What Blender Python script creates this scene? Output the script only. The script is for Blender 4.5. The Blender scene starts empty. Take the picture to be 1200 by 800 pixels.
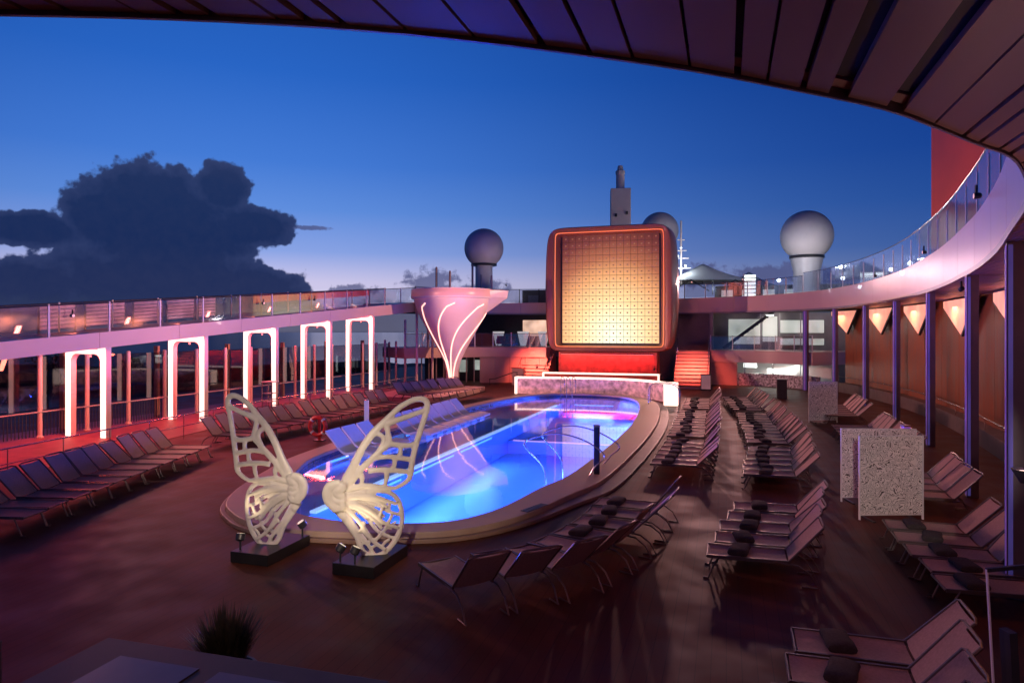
import bpy, bmesh, math, random
from mathutils import Vector, Matrix, Euler
R = math.radians
random.seed(7)
sc = bpy.context.scene
col = sc.collection

# ------------------------------------------------------------------ camera
cam_d = bpy.data.cameras.new('camera'); cam = bpy.data.objects.new('camera', cam_d); col.objects.link(cam)
cam_d.sensor_width = 36.0; cam_d.lens = 24.0; cam_d.clip_end = 20000; cam_d.clip_start = 0.05
cam_d.shift_y = -13.0 / 1200
cam.location = (0, 0, 4.1); cam.rotation_euler = (R(90), 0, 0)
sc.camera = cam
sc.view_settings.view_transform = 'Standard'; sc.view_settings.look = 'None'
sc.view_settings.exposure = 0; sc.view_settings.gamma = 1
sc.cycles.max_bounces = 7; sc.cycles.diffuse_bounces = 3; sc.cycles.glossy_bounces = 3
sc.cycles.transmission_bounces = 4; sc.cycles.transparent_max_bounces = 10
sc.cycles.caustics_reflective = False; sc.cycles.caustics_refractive = False
sc.cycles.sample_clamp_indirect = 4.0; sc.cycles.use_denoising = True

# ------------------------------------------------------------------ world: dusk sky after sunset with cumulus
world = bpy.data.worlds.new('World'); sc.world = world; world.use_nodes = True
def build_world():
    nt = world.node_tree; N = nt.nodes; L = nt.links; N.clear()
    out = N.new('ShaderNodeOutputWorld'); bg = N.new('ShaderNodeBackground'); L.new(bg.outputs[0], out.inputs[0])
    def val(x): 
        n = N.new('ShaderNodeValue'); n.outputs[0].default_value = x; return n.outputs[0]
    def M(op, a, b=None, c=None, clamp=False):
        n = N.new('ShaderNodeMath'); n.operation = op; n.use_clamp = clamp
        for i, v in enumerate((a, b, c)):
            if v is None: continue
            if isinstance(v, (int, float)): n.inputs[i].default_value = v
            else: L.new(v, n.inputs[i])
        return n.outputs[0]
    def ramp(fac, stops, mode='LINEAR'):
        n = N.new('ShaderNodeValToRGB'); n.color_ramp.interpolation = mode
        el = n.color_ramp.elements
        while len(el) < len(stops): el.new(0.5)
        for e, (p, c) in zip(el, stops): e.position = p; e.color = (*c, 1)
        L.new(fac, n.inputs[0]); return n.outputs[0]
    def mix(fac, a, b, bt='MIX'):
        n = N.new('ShaderNodeMix'); n.data_type = 'RGBA'; n.blend_type = bt
        for sock, v in ((n.inputs[0], fac), (n.inputs[6], a), (n.inputs[7], b)):
            if isinstance(v, tuple): sock.default_value = (*v, 1)
            elif isinstance(v, (int, float)): sock.default_value = v
            else: L.new(v, sock)
        return n.outputs[2]
    tc = N.new('ShaderNodeTexCoord'); sep = N.new('ShaderNodeSeparateXYZ'); L.new(tc.outputs['Generated'], sep.inputs[0])
    x, y, z = sep.outputs
    az = M('MULTIPLY', M('ARCTAN2', x, y), 57.2958)
    el = M('MULTIPLY', M('ARCSINE', z), 57.2958)
    # clear sky by height above the horizon
    elr = M('MULTIPLY', el, 1 / 60.0, clamp=True)
    sky = ramp(elr, [(0.0, (.60, .60, .78)), (.065, (.48, .51, .79)), (.105, (.20, .33, .75)), (.16, (.09, .24, .70)), (.22, (.045, .175, .64)), (.33, (.017, .115, .53)),
                     (.45, (.009, .08, .42)), (.6, (.004, .038, .21)), (.78, (.002, .015, .09)), (1.0, (.001, .008, .045))])
    # afterglow on the port side: the sun has set near azimuth -28 degrees
    d = M('SUBTRACT', az, -22.0)
    near = M('POWER', M('ADD', M('MULTIPLY', M('COSINE', M('MULTIPLY', d, R(1))), .5), .5, clamp=True), 10.0)
    glow = mix(near, (.10, .24, .40), (1.28, 1.13, 1.05))
    sky = mix(1.0, sky, glow, 'MULTIPLY')
    # clouds: lumps placed by azimuth and elevation, broken up by noise
    cv = N.new('ShaderNodeCombineXYZ'); L.new(az, cv.inputs[0]); L.new(el, cv.inputs[1])
    def noise(scale, detail, rough, vec, dist=0):
        n = N.new('ShaderNodeTexNoise'); n.noise_dimensions = '2D'; n.inputs['Scale'].default_value = scale; n.inputs['Detail'].default_value = detail
        n.inputs['Roughness'].default_value = rough; n.inputs['Distortion'].default_value = dist
        L.new(vec, n.inputs['Vector']); return n.outputs['Fac']
    n1 = noise(.34, 6, .60, cv.outputs[0], .15); n2 = noise(1.2, 5, .6, cv.outputs[0], .2)
    def field(blobs):
        f = None
        for (ca, ce, ra, re) in blobs:
            dx = M('DIVIDE', M('SUBTRACT', az, ca), ra); dy = M('DIVIDE', M('SUBTRACT', el, ce), re)
            q = M('SUBTRACT', 1.0, M('SQRT', M('ADD', M('MULTIPLY', dx, dx), M('MULTIPLY', dy, dy))))
            f = q if f is None else M('SMOOTH_MAX', f, q, .16)
        return f
    big = field([(-28.5, 9.0, 3.9, 3.5), (-26.6, 9.6, 2.6, 2.6), (-22.9, 11.0, 2.0, 2.0), (-31.2, 8.0, 2.6, 2.5), (-26.6, 6.8, 6.8, 4.2), (-20.8, 8.0, 3.6, 1.6), (-35.0, 6.9, 3.6, 1.25), (-39.0, 6.4, 3.0, 1.0),
                 (-27.1, 3.4, 9.4, 3.1), (-20.6, 3.2, 4.2, 1.9), (-35.5, 3.1, 5.0, 2.1), (-44, 2.6, 7, 2.6)])
    vo = N.new('ShaderNodeTexVoronoi'); vo.feature = 'F1'; vo.voronoi_dimensions = '2D'; vo.inputs['Scale'].default_value = .75; vo.inputs['Detail'].default_value = 2; vo.inputs['Roughness'].default_value = .55; L.new(cv.outputs[0], vo.inputs['Vector'])
    cm = M('ADD', big, M('MULTIPLY', M('SUBTRACT', n1, .5), .45)); cm = M('ADD', cm, M('MULTIPLY', M('SUBTRACT', .5, vo.outputs['Distance']), .22)); cm = M('ADD', cm, M('MULTIPLY', M('SUBTRACT', n2, .5), .16))
    mr = N.new('ShaderNodeMapRange'); mr.interpolation_type = 'SMOOTHSTEP'; L.new(cm, mr.inputs[0])
    mr.inputs[1].default_value = -.13; mr.inputs[2].default_value = .0
    small = field([(-6.9, 4.0, 3.0, 1.5), (-13.2, 3.3, 2.6, .65), (-2.2, 3.5, 2.6, 1.0), (14.0, 4.4, 5.0, 1.3), (21.0, 4.4, 5.0, 1.0), (27.0, 4.0, 5.0, .9), (-16.5, 8.2, 2.0, .25), (45, 3.5, 12, 1.4), (75, 3.6, 16, 1.7), (-80, 4, 16, 2), (-120, 4, 18, 2), (120, 3.5, 20, 1.8), (170, 4, 30, 2)])
    sm = M('ADD', small, M('MULTIPLY', M('SUBTRACT', n2, .5), 1.5)); sm = M('ADD', sm, M('MULTIPLY', M('SUBTRACT', n1, .5), .5))
    mr2 = N.new('ShaderNodeMapRange'); mr2.interpolation_type = 'SMOOTHSTEP'; L.new(sm, mr2.inputs[0])
    mr2.inputs[1].default_value = .12; mr2.inputs[2].default_value = .55
    ccol = ramp(M('MULTIPLY', el, 1 / 14.0, clamp=True), [(0, (.006, .018, .085)), (.5, (.005, .019, .09)), (.8, (.010, .026, .10)), (1, (.026, .040, .115))])
    ccol = mix(M('MULTIPLY', n2, .38), ccol, (.028, .038, .11))
    rim_ = N.new('ShaderNodeMapRange'); L.new(cm, rim_.inputs[0]); rim_.inputs[1].default_value = -.1; rim_.inputs[2].default_value = .3; rim_.inputs[3].default_value = 1.0; rim_.inputs[4].default_value = 0.0
    ccol = mix(M('MULTIPLY', rim_.outputs[0], .5), ccol, (.045, .065, .18))
    sky = mix(M('MULTIPLY', mr2.outputs[0], .82), sky, mix(n1, (.05, .06, .17), (.10, .11, .26)))
    sky = mix(M('MULTIPLY', mr.outputs[0], .985), sky, ccol)
    bk = M('ADD', el, M('MULTIPLY', M('SUBTRACT', n2, .5), 1.6)); mb_ = N.new('ShaderNodeMapRange'); mb_.interpolation_type = 'SMOOTHSTEP'; L.new(bk, mb_.inputs[0])
    mb_.inputs[1].default_value = 2.7; mb_.inputs[2].default_value = 1.7; mb_.inputs[3].default_value = 0.0; mb_.inputs[4].default_value = .88
    sky = mix(mb_.outputs[0], sky, mix(n1, (.014, .024, .075), (.035, .05, .13)))
    # below the horizon: night sea
    below = M('MULTIPLY', M('SUBTRACT', 0.0, el), 2.0, clamp=True)
    sky = mix(below, sky, (.012, .02, .06))
    L.new(sky, bg.inputs[0]); bg.inputs[1].default_value = 1.0
build_world()

# ------------------------------------------------------------------ ship frame: local x = starboard (t), local y = forward (s)
TH = R(17.4); CA, SA = math.cos(TH), math.sin(TH)
def W(s, t, z=0.0): return Vector((SA * s + CA * t, CA * s - SA * t, z))
def ship(o): o.rotation_euler = (0, 0, -TH); return o

# ------------------------------------------------------------------ mesh helpers
class MB:
    def __init__(s): s.v = []; s.f = []
    def add(s, vs, fs):
        o = len(s.v); s.v += [tuple(p) for p in vs]; s.f += [tuple(i + o for i in f) for f in fs]; return s
    def box(s, x0, x1, y0, y1, z0, z1):
        return s.add([(x0,y0,z0),(x1,y0,z0),(x1,y1,z0),(x0,y1,z0),(x0,y0,z1),(x1,y0,z1),(x1,y1,z1),(x0,y1,z1)],
                     [(0,3,2,1),(4,5,6,7),(0,1,5,4),(1,2,6,5),(2,3,7,6),(3,0,4,7)])
    def slab(s, a, b, wx, wz):
        """bar from a to b, width wx sideways, wz in the other direction"""
        a, b = Vector(a), Vector(b); d = (b - a).normalized(); up = Vector((0,0,1)) if abs(d.z) < .95 else Vector((0,1,0))
        x = d.cross(up).normalized() * wx / 2; y = x.cross(d).normalized() * wz / 2
        vs = [a-x-y, a+x-y, a+x+y, a-x+y, b-x-y, b+x-y, b+x+y, b-x+y]
        return s.add(vs, [(0,1,2,3),(7,6,5,4),(0,4,5,1),(1,5,6,2),(2,6,7,3),(3,7,4,0)])
    def tube(s, pts, r, n=8, close=False, caps=True):
        pts = [Vector(p) for p in pts]; k = len(pts)
        rs = r if isinstance(r, (list, tuple)) else [r] * k
        rings = []; prev = None
        for i, p in enumerate(pts):
            if close: d = pts[(i+1) % k] - pts[i-1]
            else: d = pts[min(i+1, k-1)] - pts[max(i-1, 0)]
            d.normalize()
            if prev is None:
                up = Vector((0,0,1)) if abs(d.z) < .9 else Vector((0,1,0)); x = d.cross(up).normalized()
            else:
                x = (prev - d * prev.dot(d)).normalized()
            prev = x; y = d.cross(x)
            rings.append([p + (x * math.cos(2*math.pi*j/n) + y * math.sin(2*math.pi*j/n)) * rs[i] for j in range(n)])
        o = len(s.v)
        for g in rings: s.v += [tuple(q) for q in g]
        m = k if close else k - 1
        for i in range(m):
            for j in range(n):
                a = o + i*n + j; b = o + i*n + (j+1) % n; c = o + ((i+1) % k)*n + (j+1) % n; d = o + ((i+1) % k)*n + j
                s.f.append((a, b, c, d))
        if caps and not close:
            s.f.append(tuple(o + j for j in reversed(range(n)))); s.f.append(tuple(o + (k-1)*n + j for j in range(n)))
        return s
    def lathe(s, prof, n=32, c=(0,0)):
        o = len(s.v); k = len(prof)
        for (r, z) in prof:
            for j in range(n): s.v.append((c[0] + r*math.cos(2*math.pi*j/n), c[1] + r*math.sin(2*math.pi*j/n), z))
        for i in range(k-1):
            for j in range(n):
                s.f.append((o+i*n+j, o+i*n+(j+1)%n, o+(i+1)*n+(j+1)%n, o+(i+1)*n+j))
        s.f.append(tuple(o+j for j in reversed(range(n)))); s.f.append(tuple(o+(k-1)*n+j for j in range(n)))
        return s
    def prism(s, poly, z0, z1):
        n = len(poly); vs = [(p[0], p[1], z0) for p in poly] + [(p[0], p[1], z1) for p in poly]
        fs = [tuple(reversed(range(n))), tuple(range(n, 2*n))] + [(i, (i+1)%n, n+(i+1)%n, n+i) for i in range(n)]
        return s.add(vs, fs)
    def ribbon(s, inner, outer, z0, z1, closed=False):
        """solid band between two plan curves, z0/z1 numbers or functions of the index"""
        n = len(inner); f0 = z0 if callable(z0) else (lambda i: z0); f1 = z1 if callable(z1) else (lambda i: z1)
        o = len(s.v)
        for i in range(n):
            a, b = inner[i], outer[i]
            s.v += [(a[0],a[1],f0(i)), (b[0],b[1],f0(i)), (b[0],b[1],f1(i)), (a[0],a[1],f1(i))]
        for i in range(n if closed else n-1):
            p = o + i*4; q = o + ((i+1) % n)*4
            for j in range(4): s.f.append((p+j, q+j, q+(j+1)%4, p+(j+1)%4))
        if not closed:
            s.f.append((o,o+1,o+2,o+3)); e = o+(n-1)*4; s.f.append((e+3,e+2,e+1,e))
        return s
    def mesh(s, name):
        m = bpy.data.meshes.new(name); m.from_pydata(s.v, [], s.f)
        bm = bmesh.new(); bm.from_mesh(m); bmesh.ops.recalc_face_normals(bm, faces=bm.faces); bm.to_mesh(m); bm.free()
        return m
    def build(s, name, mat, parent=None, smooth=False, bevel=0):
        m = s.mesh(name); m.materials.append(mat); o = bpy.data.objects.new(name, m); col.objects.link(o)
        if parent: o.parent = parent
        if smooth: shade(m)
        if bevel:
            b = o.modifiers.new('bevel', 'BEVEL'); b.width = bevel; b.segments = 2; b.limit_method = 'ANGLE'
        return o
def shade(m, ang=40):
    for p in m.polygons: p.use_smooth = True
    bm = bmesh.new(); bm.from_mesh(m)
    for e in bm.edges:
        if len(e.link_faces) == 2 and e.calc_face_angle(0) > R(ang): e.smooth = False
    bm.to_mesh(m); bm.free()
def tag(o, label, cat, group=None):
    o['label'] = label; o['category'] = cat
    if group: o['group'] = group
    return o
def struct(o, kind='structure'): o['kind'] = kind; return o
def thing(name, label, cat, loc=(0,0,0), rz=None, group=None):
    o = bpy.data.objects.new(name, None); col.objects.link(o); o.location = loc; o.empty_display_size = .2
    o.rotation_euler = (0, 0, -TH if rz is None else rz)
    return tag(o, label, cat, group)
def inst(name, mesh, parent=None, loc=(0,0,0), rot=(0,0,0), mat=None):
    o = bpy.data.objects.new(name, mesh); col.objects.link(o); o.parent = parent; o.location = loc; o.rotation_euler = rot
    return o
def copy_tree(root, loc, rz, label=None, group=None):
    r = root.copy(); col.objects.link(r); r.location = loc; r.rotation_euler = (0, 0, rz)
    if label: r['label'] = label
    if group: r['group'] = group
    for ch in list(root.children):
        c = ch.copy(); col.objects.link(c); c.parent = r
        for g in list(ch.children):
            d = g.copy(); col.objects.link(d); d.parent = c
    return r
ORD = ['first', 'second', 'third', 'fourth', 'fifth', 'sixth', 'seventh', 'eighth', 'ninth', 'tenth', 'eleventh', 'twelfth', 'thirteenth', 'fourteenth', 'fifteenth', 'sixteenth', 'seventeenth', 'eighteenth']
def crom(pts, per=6, closed=False):
    """Catmull-Rom through plan or space points"""
    P = [Vector(p) for p in pts]; n = len(P); out = []
    rng = range(n) if closed else range(n-1)
    for i in rng:
        p0 = P[i-1] if (closed or i > 0) else P[0]; p1 = P[i]; p2 = P[(i+1) % n]; p3 = P[(i+2) % n] if (closed or i+2 < n) else P[-1]
        for k in range(per):
            u = k / per
            out.append(.5*((2*p1) + (p2-p0)*u + (2*p0-5*p1+4*p2-p3)*u*u + (3*p1-p0-3*p2+p3)*u**3))
    if not closed: out.append(P[-1])
    return out
def offset(pts, d, closed=False):
    """plan curve moved d to its right-hand side"""
    n = len(pts); out = []
    for i in range(n):
        a = pts[i-1] if (closed or i > 0) else pts[0]; b = pts[(i+1) % n] if (closed or i < n-1) else pts[-1]
        t = Vector((b[0]-a[0], b[1]-a[1])).normalized(); out.append(Vector((pts[i][0] + t.y*d, pts[i][1] - t.x*d)))
    return out
def lamp(kind, loc, color, power, parent=None, target=None, name='lamp', **kw):
    l = bpy.data.lights.new(name, kind); l.color = color; l.energy = power
    for k, v in kw.items(): setattr(l, k, v)
    o = bpy.data.objects.new(name, l); col.objects.link(o); o.location = loc
    if target is not None:
        o.rotation_euler = (Vector(target) - Vector(loc)).to_track_quat('-Z', 'Y').to_euler()
    if parent: o.parent = parent
    return o

# ------------------------------------------------------------------ materials
MATS = {}
def mat(name, c, rough=.5, metal=0., var=.12, scale=6., bump=.0, bscale=60., emit=None, es=0., spec=.5, coat=0., stretch=None, alpha=None, rvar=.0):
    if name in MATS: return MATS[name]
    m = bpy.data.materials.new(name); m.use_nodes = True; MATS[name] = m
    nt = m.node_tree; N = nt.nodes; L = nt.links; b = N['Principled BSDF']
    b.inputs['Roughness'].default_value = rough; b.inputs['Metallic'].default_value = metal
    b.inputs['Specular IOR Level'].default_value = spec; b.inputs['Coat Weight'].default_value = coat
    tc = N.new('ShaderNodeTexCoord'); mp = N.new('ShaderNodeMapping'); L.new(tc.outputs['Object'], mp.inputs[0])
    if stretch: mp.inputs['Scale'].default_value = stretch
    ns = N.new('ShaderNodeTexNoise'); ns.inputs['Scale'].default_value = scale; ns.inputs['Detail'].default_value = 5; L.new(mp.outputs[0], ns.inputs[0])
    rp = N.new('ShaderNodeValToRGB'); L.new(ns.outputs['Fac'], rp.inputs[0])
    lo = tuple(max(0, k*(1-var)) for k in c); hi = tuple(min(1, k*(1+var)) for k in c)
    rp.color_ramp.elements[0].position = .3; rp.color_ramp.elements[1].position = .7
    rp.color_ramp.elements[0].color = (*lo, 1); rp.color_ramp.elements[1].color = (*hi, 1)
    L.new(rp.outputs[0], b.inputs['Base Color'])
    if rvar:
        mr = N.new('ShaderNodeMapRange'); L.new(ns.outputs['Fac'], mr.inputs[0]); mr.inputs[1].default_value = .3; mr.inputs[2].default_value = .7
        mr.inputs[3].default_value = max(.02, rough-rvar); mr.inputs[4].default_value = rough+rvar; L.new(mr.outputs[0], b.inputs['Roughness'])
    if bump:
        n2 = N.new('ShaderNodeTexNoise'); n2.inputs['Scale'].default_value = bscale; n2.inputs['Detail'].default_value = 4; L.new(mp.outputs[0], n2.inputs[0])
        bp = N.new('ShaderNodeBump'); bp.inputs['Strength'].default_value = bump; bp.inputs['Distance'].default_value = .02
        L.new(n2.outputs['Fac'], bp.inputs['Height']); L.new(bp.outputs[0], b.inputs['Normal'])
    if emit:
        b.inputs['Emission Color'].default_value = (*emit, 1); b.inputs['Emission Strength'].default_value = es
    return m
def glass_mat(name, tint=(.9,.93,.97), rough=.02, clear=.93, gl=(1,1,1), f0=.05):
    m = bpy.data.materials.new(name); m.use_nodes = True; nt = m.node_tree; N = nt.nodes; L = nt.links; N.clear()
    out = N.new('ShaderNodeOutputMaterial'); mx = N.new('ShaderNodeMixShader'); tr = N.new('ShaderNodeBsdfTransparent'); gs = N.new('ShaderNodeBsdfGlossy')
    lw_ = N.new('ShaderNodeLayerWeight'); lw_.inputs[0].default_value = .5
    pw_ = N.new('ShaderNodeMath'); pw_.operation = 'POWER'; pw_.inputs[1].default_value = 5; L.new(lw_.outputs['Facing'], pw_.inputs[0])
    fr = N.new('ShaderNodeMath'); fr.operation = 'MULTIPLY_ADD'; fr.inputs[1].default_value = .92 - f0; fr.inputs[2].default_value = f0; L.new(pw_.outputs[0], fr.inputs[0])
    ns = N.new('ShaderNodeTexNoise'); ns.inputs['Scale'].default_value = 3
    rp = N.new('ShaderNodeValToRGB'); L.new(ns.outputs['Fac'], rp.inputs[0])
    rp.color_ramp.elements[0].color = (*[k*.94 for k in tint], 1); rp.color_ramp.elements[1].color = (*tint, 1)
    L.new(rp.outputs[0], tr.inputs[0]); gs.inputs['Roughness'].default_value = rough; gs.inputs[0].default_value = (*gl, 1)
    L.new(fr.outputs[0], mx.inputs[0]); L.new(tr.outputs[0], mx.inputs[1]); L.new(gs.outputs[0], mx.inputs[2]); L.new(mx.outputs[0], out.inputs[0])
    return m

def m_deck():
    """dark reddish composite planking, lightly polished and damp"""
    m = mat('deck planking', (.098, .028, .016), .60, 0, .25, 1.3, .0, rvar=.10, spec=.22)
    nt = m.node_tree; N = nt.nodes; L = nt.links; b = N['Principled BSDF']
    tc = N['Texture Coordinate']; sp = N.new('ShaderNodeSeparateXYZ'); L.new(tc.outputs['Object'], sp.inputs[0])
    # caulking lines every 0.18 m across the ship
    a = N.new('ShaderNodeMath'); a.operation = 'MULTIPLY'; a.inputs[1].default_value = 1/.18; L.new(sp.outputs[0], a.inputs[0])
    f = N.new('ShaderNodeMath'); f.operation = 'FRACT'; L.new(a.outputs[0], f.inputs[0])
    g = N.new('ShaderNodeMath'); g.operation = 'GREATER_THAN'; g.inputs[1].default_value = .06; L.new(f.outputs[0], g.inputs[0])
    fl = N.new('ShaderNodeMath'); fl.operation = 'FLOOR'; L.new(a.outputs[0], fl.inputs[0])
    wn = N.new('ShaderNodeTexWhiteNoise'); wn.noise_dimensions = '1D'; L.new(fl.outputs[0], wn.inputs['W'])
    mr = N.new('ShaderNodeMapRange'); L.new(wn.outputs[0], mr.inputs[0]); mr.inputs[3].default_value = .92; mr.inputs[4].default_value = 1.07
    g2 = N.new('ShaderNodeMapRange'); L.new(g.outputs[0], g2.inputs[0]); g2.inputs[3].default_value = .62
    mu = N.new('ShaderNodeMath'); mu.operation = 'MULTIPLY'; L.new(g2.outputs[0], mu.inputs[0]); L.new(mr.outputs[0], mu.inputs[1])
    mx = N.new('ShaderNodeMix'); mx.data_type = 'RGBA'; mx.blend_type = 'MULTIPLY'; mx.inputs[0].default_value = 1
    L.new(N['Color Ramp'].outputs[0], mx.inputs[6]); L.new(mu.outputs[0], mx.inputs[7]); L.new(mx.outputs[2], b.inputs['Base Color'])
    bp = N.new('ShaderNodeBump'); bp.inputs['Strength'].default_value = .08; bp.inputs['Distance'].default_value = .003; L.new(mu.outputs[0], bp.inputs['Height'])
    L.new(bp.outputs[0], b.inputs['Normal'])
    return m
def m_water():
    m = bpy.data.materials.new('pool water'); m.use_nodes = True; nt = m.node_tree; N = nt.nodes; L = nt.links; N.clear()
    out = N.new('ShaderNodeOutputMaterial'); mx = N.new('ShaderNodeMixShader'); tr = N.new('ShaderNodeBsdfTransparent'); gs = N.new('ShaderNodeBsdfGlossy')
    lw_ = N.new('ShaderNodeLayerWeight'); lw_.inputs[0].default_value = .5
    pw_ = N.new('ShaderNodeMath'); pw_.operation = 'POWER'; pw_.inputs[1].default_value = 5; L.new(lw_.outputs['Facing'], pw_.inputs[0])
    fr = N.new('ShaderNodeMath'); fr.operation = 'MULTIPLY_ADD'; fr.inputs[1].default_value = .95; fr.inputs[2].default_value = .022; L.new(pw_.outputs[0], fr.inputs[0])
    tc = N.new('ShaderNodeTexCoord'); ns = N.new('ShaderNodeTexNoise'); ns.inputs['Scale'].default_value = .9; ns.inputs['Detail'].default_value = 3; L.new(tc.outputs['Object'], ns.inputs[0])
    bp = N.new('ShaderNodeBump'); bp.inputs['Strength'].default_value = .06; bp.inputs['Distance'].default_value = .04; L.new(ns.outputs['Fac'], bp.inputs['Height'])
    L.new(bp.outputs[0], gs.inputs['Normal']); L.new(bp.outputs[0], lw_.inputs['Normal'])
    gs.inputs['Roughness'].default_value = .03
    tr.inputs[0].default_value = (.62, .80, 1, 1)
    L.new(fr.outputs[0], mx.inputs[0]); L.new(tr.outputs[0], mx.inputs[1]); L.new(gs.outputs[0], mx.inputs[2]); L.new(mx.outputs[0], out.inputs[0])
    return m
def m_sea():
    m = mat('night sea', (.010, .016, .035), .12, 0, .3, .02, .5, .15, spec=.5)
    return m
def m_emit(name, c, s, var=.0, scale=1.5):
    m = mat(name, tuple(min(.8, k) for k in c), .5, 0, .1, scale, emit=c, es=s)
    if var:
        nt = m.node_tree; N = nt.nodes; L = nt.links
        mr = N.new('ShaderNodeMapRange'); L.new(N['Noise Texture'].outputs['Fac'], mr.inputs[0]); mr.inputs[1].default_value = .3; mr.inputs[2].default_value = .7
        mr.inputs[3].default_value = s*(1-var); mr.inputs[4].default_value = s*(1+var); L.new(mr.outputs[0], N['Principled BSDF'].inputs['Emission Strength'])
    return m
def m_lace(name):
    """white painted sheet metal cut through with a squiggly pattern"""
    m = bpy.data.materials.new(name); m.use_nodes = True; nt = m.node_tree; N = nt.nodes; L = nt.links; b = N['Principled BSDF']
    b.inputs['Base Color'].default_value = (.80, .76, .74, 1); b.inputs['Roughness'].default_value = .5
    tc = N.new('ShaderNodeTexCoord'); ns = N.new('ShaderNodeTexNoise'); ns.inputs['Scale'].default_value = 4.6; ns.inputs['Detail'].default_value = 1.0; ns.inputs['Distortion'].default_value = 1.6
    L.new(tc.outputs['Object'], ns.inputs[0])
    a = N.new('ShaderNodeMath'); a.operation = 'MULTIPLY'; a.inputs[1].default_value = 10; L.new(ns.outputs['Fac'], a.inputs[0])
    f = N.new('ShaderNodeMath'); f.operation = 'PINGPONG'; f.inputs[1].default_value = .5; L.new(a.outputs[0], f.inputs[0])
    g = N.new('ShaderNodeMath'); g.operation = 'GREATER_THAN'; g.inputs[1].default_value = .115; L.new(f.outputs[0], g.inputs[0])
    mx = N.new('ShaderNodeMix'); mx.data_type = 'RGBA'; mx.inputs[6].default_value = (.05, .035, .03, 1); mx.inputs[7].default_value = (.88, .82, .78, 1); L.new(g.outputs[0], mx.inputs[0]); L.new(mx.outputs[2], b.inputs['Base Color'])
    return m
def m_screen():
    """picture on the LED wall: a warm glow fading to red at the top"""
    m = mat('led picture', (.05, .04, .04), .35, 0, .05, 8)
    nt = m.node_tree; N = nt.nodes; L = nt.links; b = N['Principled BSDF']
    g = N.new('ShaderNodeNewGeometry'); sp = N.new('ShaderNodeSeparateXYZ'); L.new(g.outputs['Position'], sp.inputs[0])
    ax = N.new('ShaderNodeVectorMath'); ax.operation = 'DOT_PRODUCT'; L.new(g.outputs['Position'], ax.inputs[0]); ax.inputs[1].default_value = (CA/7.5, -SA/7.5, 0)
    a2 = N.new('ShaderNodeMath'); a2.operation = 'ADD'; a2.inputs[1].default_value = 8.1/7.5; L.new(ax.outputs['Value'], a2.inputs[0])
    zz = N.new('ShaderNodeMath'); zz.operation = 'MULTIPLY_ADD'; zz.inputs[1].default_value = 1/8.3; zz.inputs[2].default_value = -3.6/8.3; L.new(sp.outputs[2], zz.inputs[0])
    q1 = N.new('ShaderNodeMath'); q1.operation = 'MULTIPLY'; L.new(a2.outputs[0], q1.inputs[0]); L.new(a2.outputs[0], q1.inputs[1])
    q2 = N.new('ShaderNodeMath'); q2.operation = 'MULTIPLY_ADD'; L.new(zz.outputs[0], q2.inputs[0]); L.new(zz.outputs[0], q2.inputs[1]); L.new(q1.outputs[0], q2.inputs[2])
    mr = N.new('ShaderNodeMath'); mr.operation = 'SQRT'; L.new(q2.outputs[0], mr.inputs[0])
    rp = N.new('ShaderNodeValToRGB'); L.new(mr.outputs[0], rp.inputs[0]); el = rp.color_ramp.elements
    stops = [(0, (.80, .86, .70)), (.16, (.84, .82, .52)), (.36, (.84, .60, .28)), (.56, (.70, .33, .13)), (.72, (.36, .115, .05)), (.88, (.16, .036, .022)), (1, (.08, .014, .01))]
    while len(el) < len(stops): el.new(.5)
    for e, (p, c) in zip(el, stops): e.position = p; e.color = (*c, 1)
    ns = N['Noise Texture']; ns.inputs['Scale'].default_value = 1.2
    mv = N.new('ShaderNodeMapRange'); L.new(ns.outputs['Fac'], mv.inputs[0]); mv.inputs[3].default_value = 1.1; mv.inputs[4].default_value = 1.6
    L.new(rp.outputs[0], b.inputs['Emission Color']); L.new(mv.outputs[0], b.inputs['Emission Strength'])
    return m

DECK = m_deck(); WATER = m_water(); SEA = m_sea(); LACE = m_lace('cut metal lace'); LED = m_screen()
WHITE = mat('white paint', (.72, .70, .70), .4, 0, .05, 2.5)
FASC = mat('fascia paint', (.75, .57, .51), .3, 0, .03, .5, coat=.2)
COPE = mat('pool coping stone', (.40, .28, .21), .45, 0, .12, 2.2, .15, 90, rvar=.08)
STEP = mat('pool step stone', (.26, .16, .12), .5, 0, .12, 2.2, .15, 90)
TILE = mat('pool lining', (.26, .45, .74), .4, 0, .06, .6)
DTILE = mat('dark pool band', (.04, .04, .06), .25, 0, .2, 2)
PLANK = mat('canopy plank', (.40, .235, .185), .42, 0, .10, 1.2, stretch=(1, .15, 1), rvar=.08)
DARK = mat('dark recess', (.012, .011, .012), .6, 0, .2, 3)
STEEL = mat('stainless steel', (.55, .54, .55), .25, 1.0, .08, 9)
GREY = mat('grey metal', (.32, .31, .33), .4, .2, .1, 4)
CHAR = mat('charcoal paint', (.03, .03, .033), .35, 0, .2, 5)
SLING = mat('lounger sling', (.42, .265, .225), .75, 0, .12, 30, .3, 400)
FRAME = mat('lounger frame', (.15, .11, .10), .4, .6, .1, 12)
TOWEL = mat('dark towel', (.05, .038, .038), .95, 0, .3, 40, .6, 220)
WLOUNGE = mat('white pool lounger', (.80, .74, .70), .35, 0, .04, 4)
CREAM = mat('cream sculpture paint', (.72, .67, .60), .42, 0, .07, 5, rvar=.08)
PLINTH = mat('gloss black plinth', (.014, .012, .012), .38, 0, .2, 3)
WOOD = mat('rust wall panel', (.24, .065, .02), .45, 0, .35, 1.6, stretch=(2.2, 2.2, .5), rvar=.1)
SALMON = mat('salmon wall', (.55, .36, .33), .5, 0, .06, 1.2)
REDW = mat('red wall', (.45, .06, .05), .45, 0, .35, 2.6)
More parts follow.
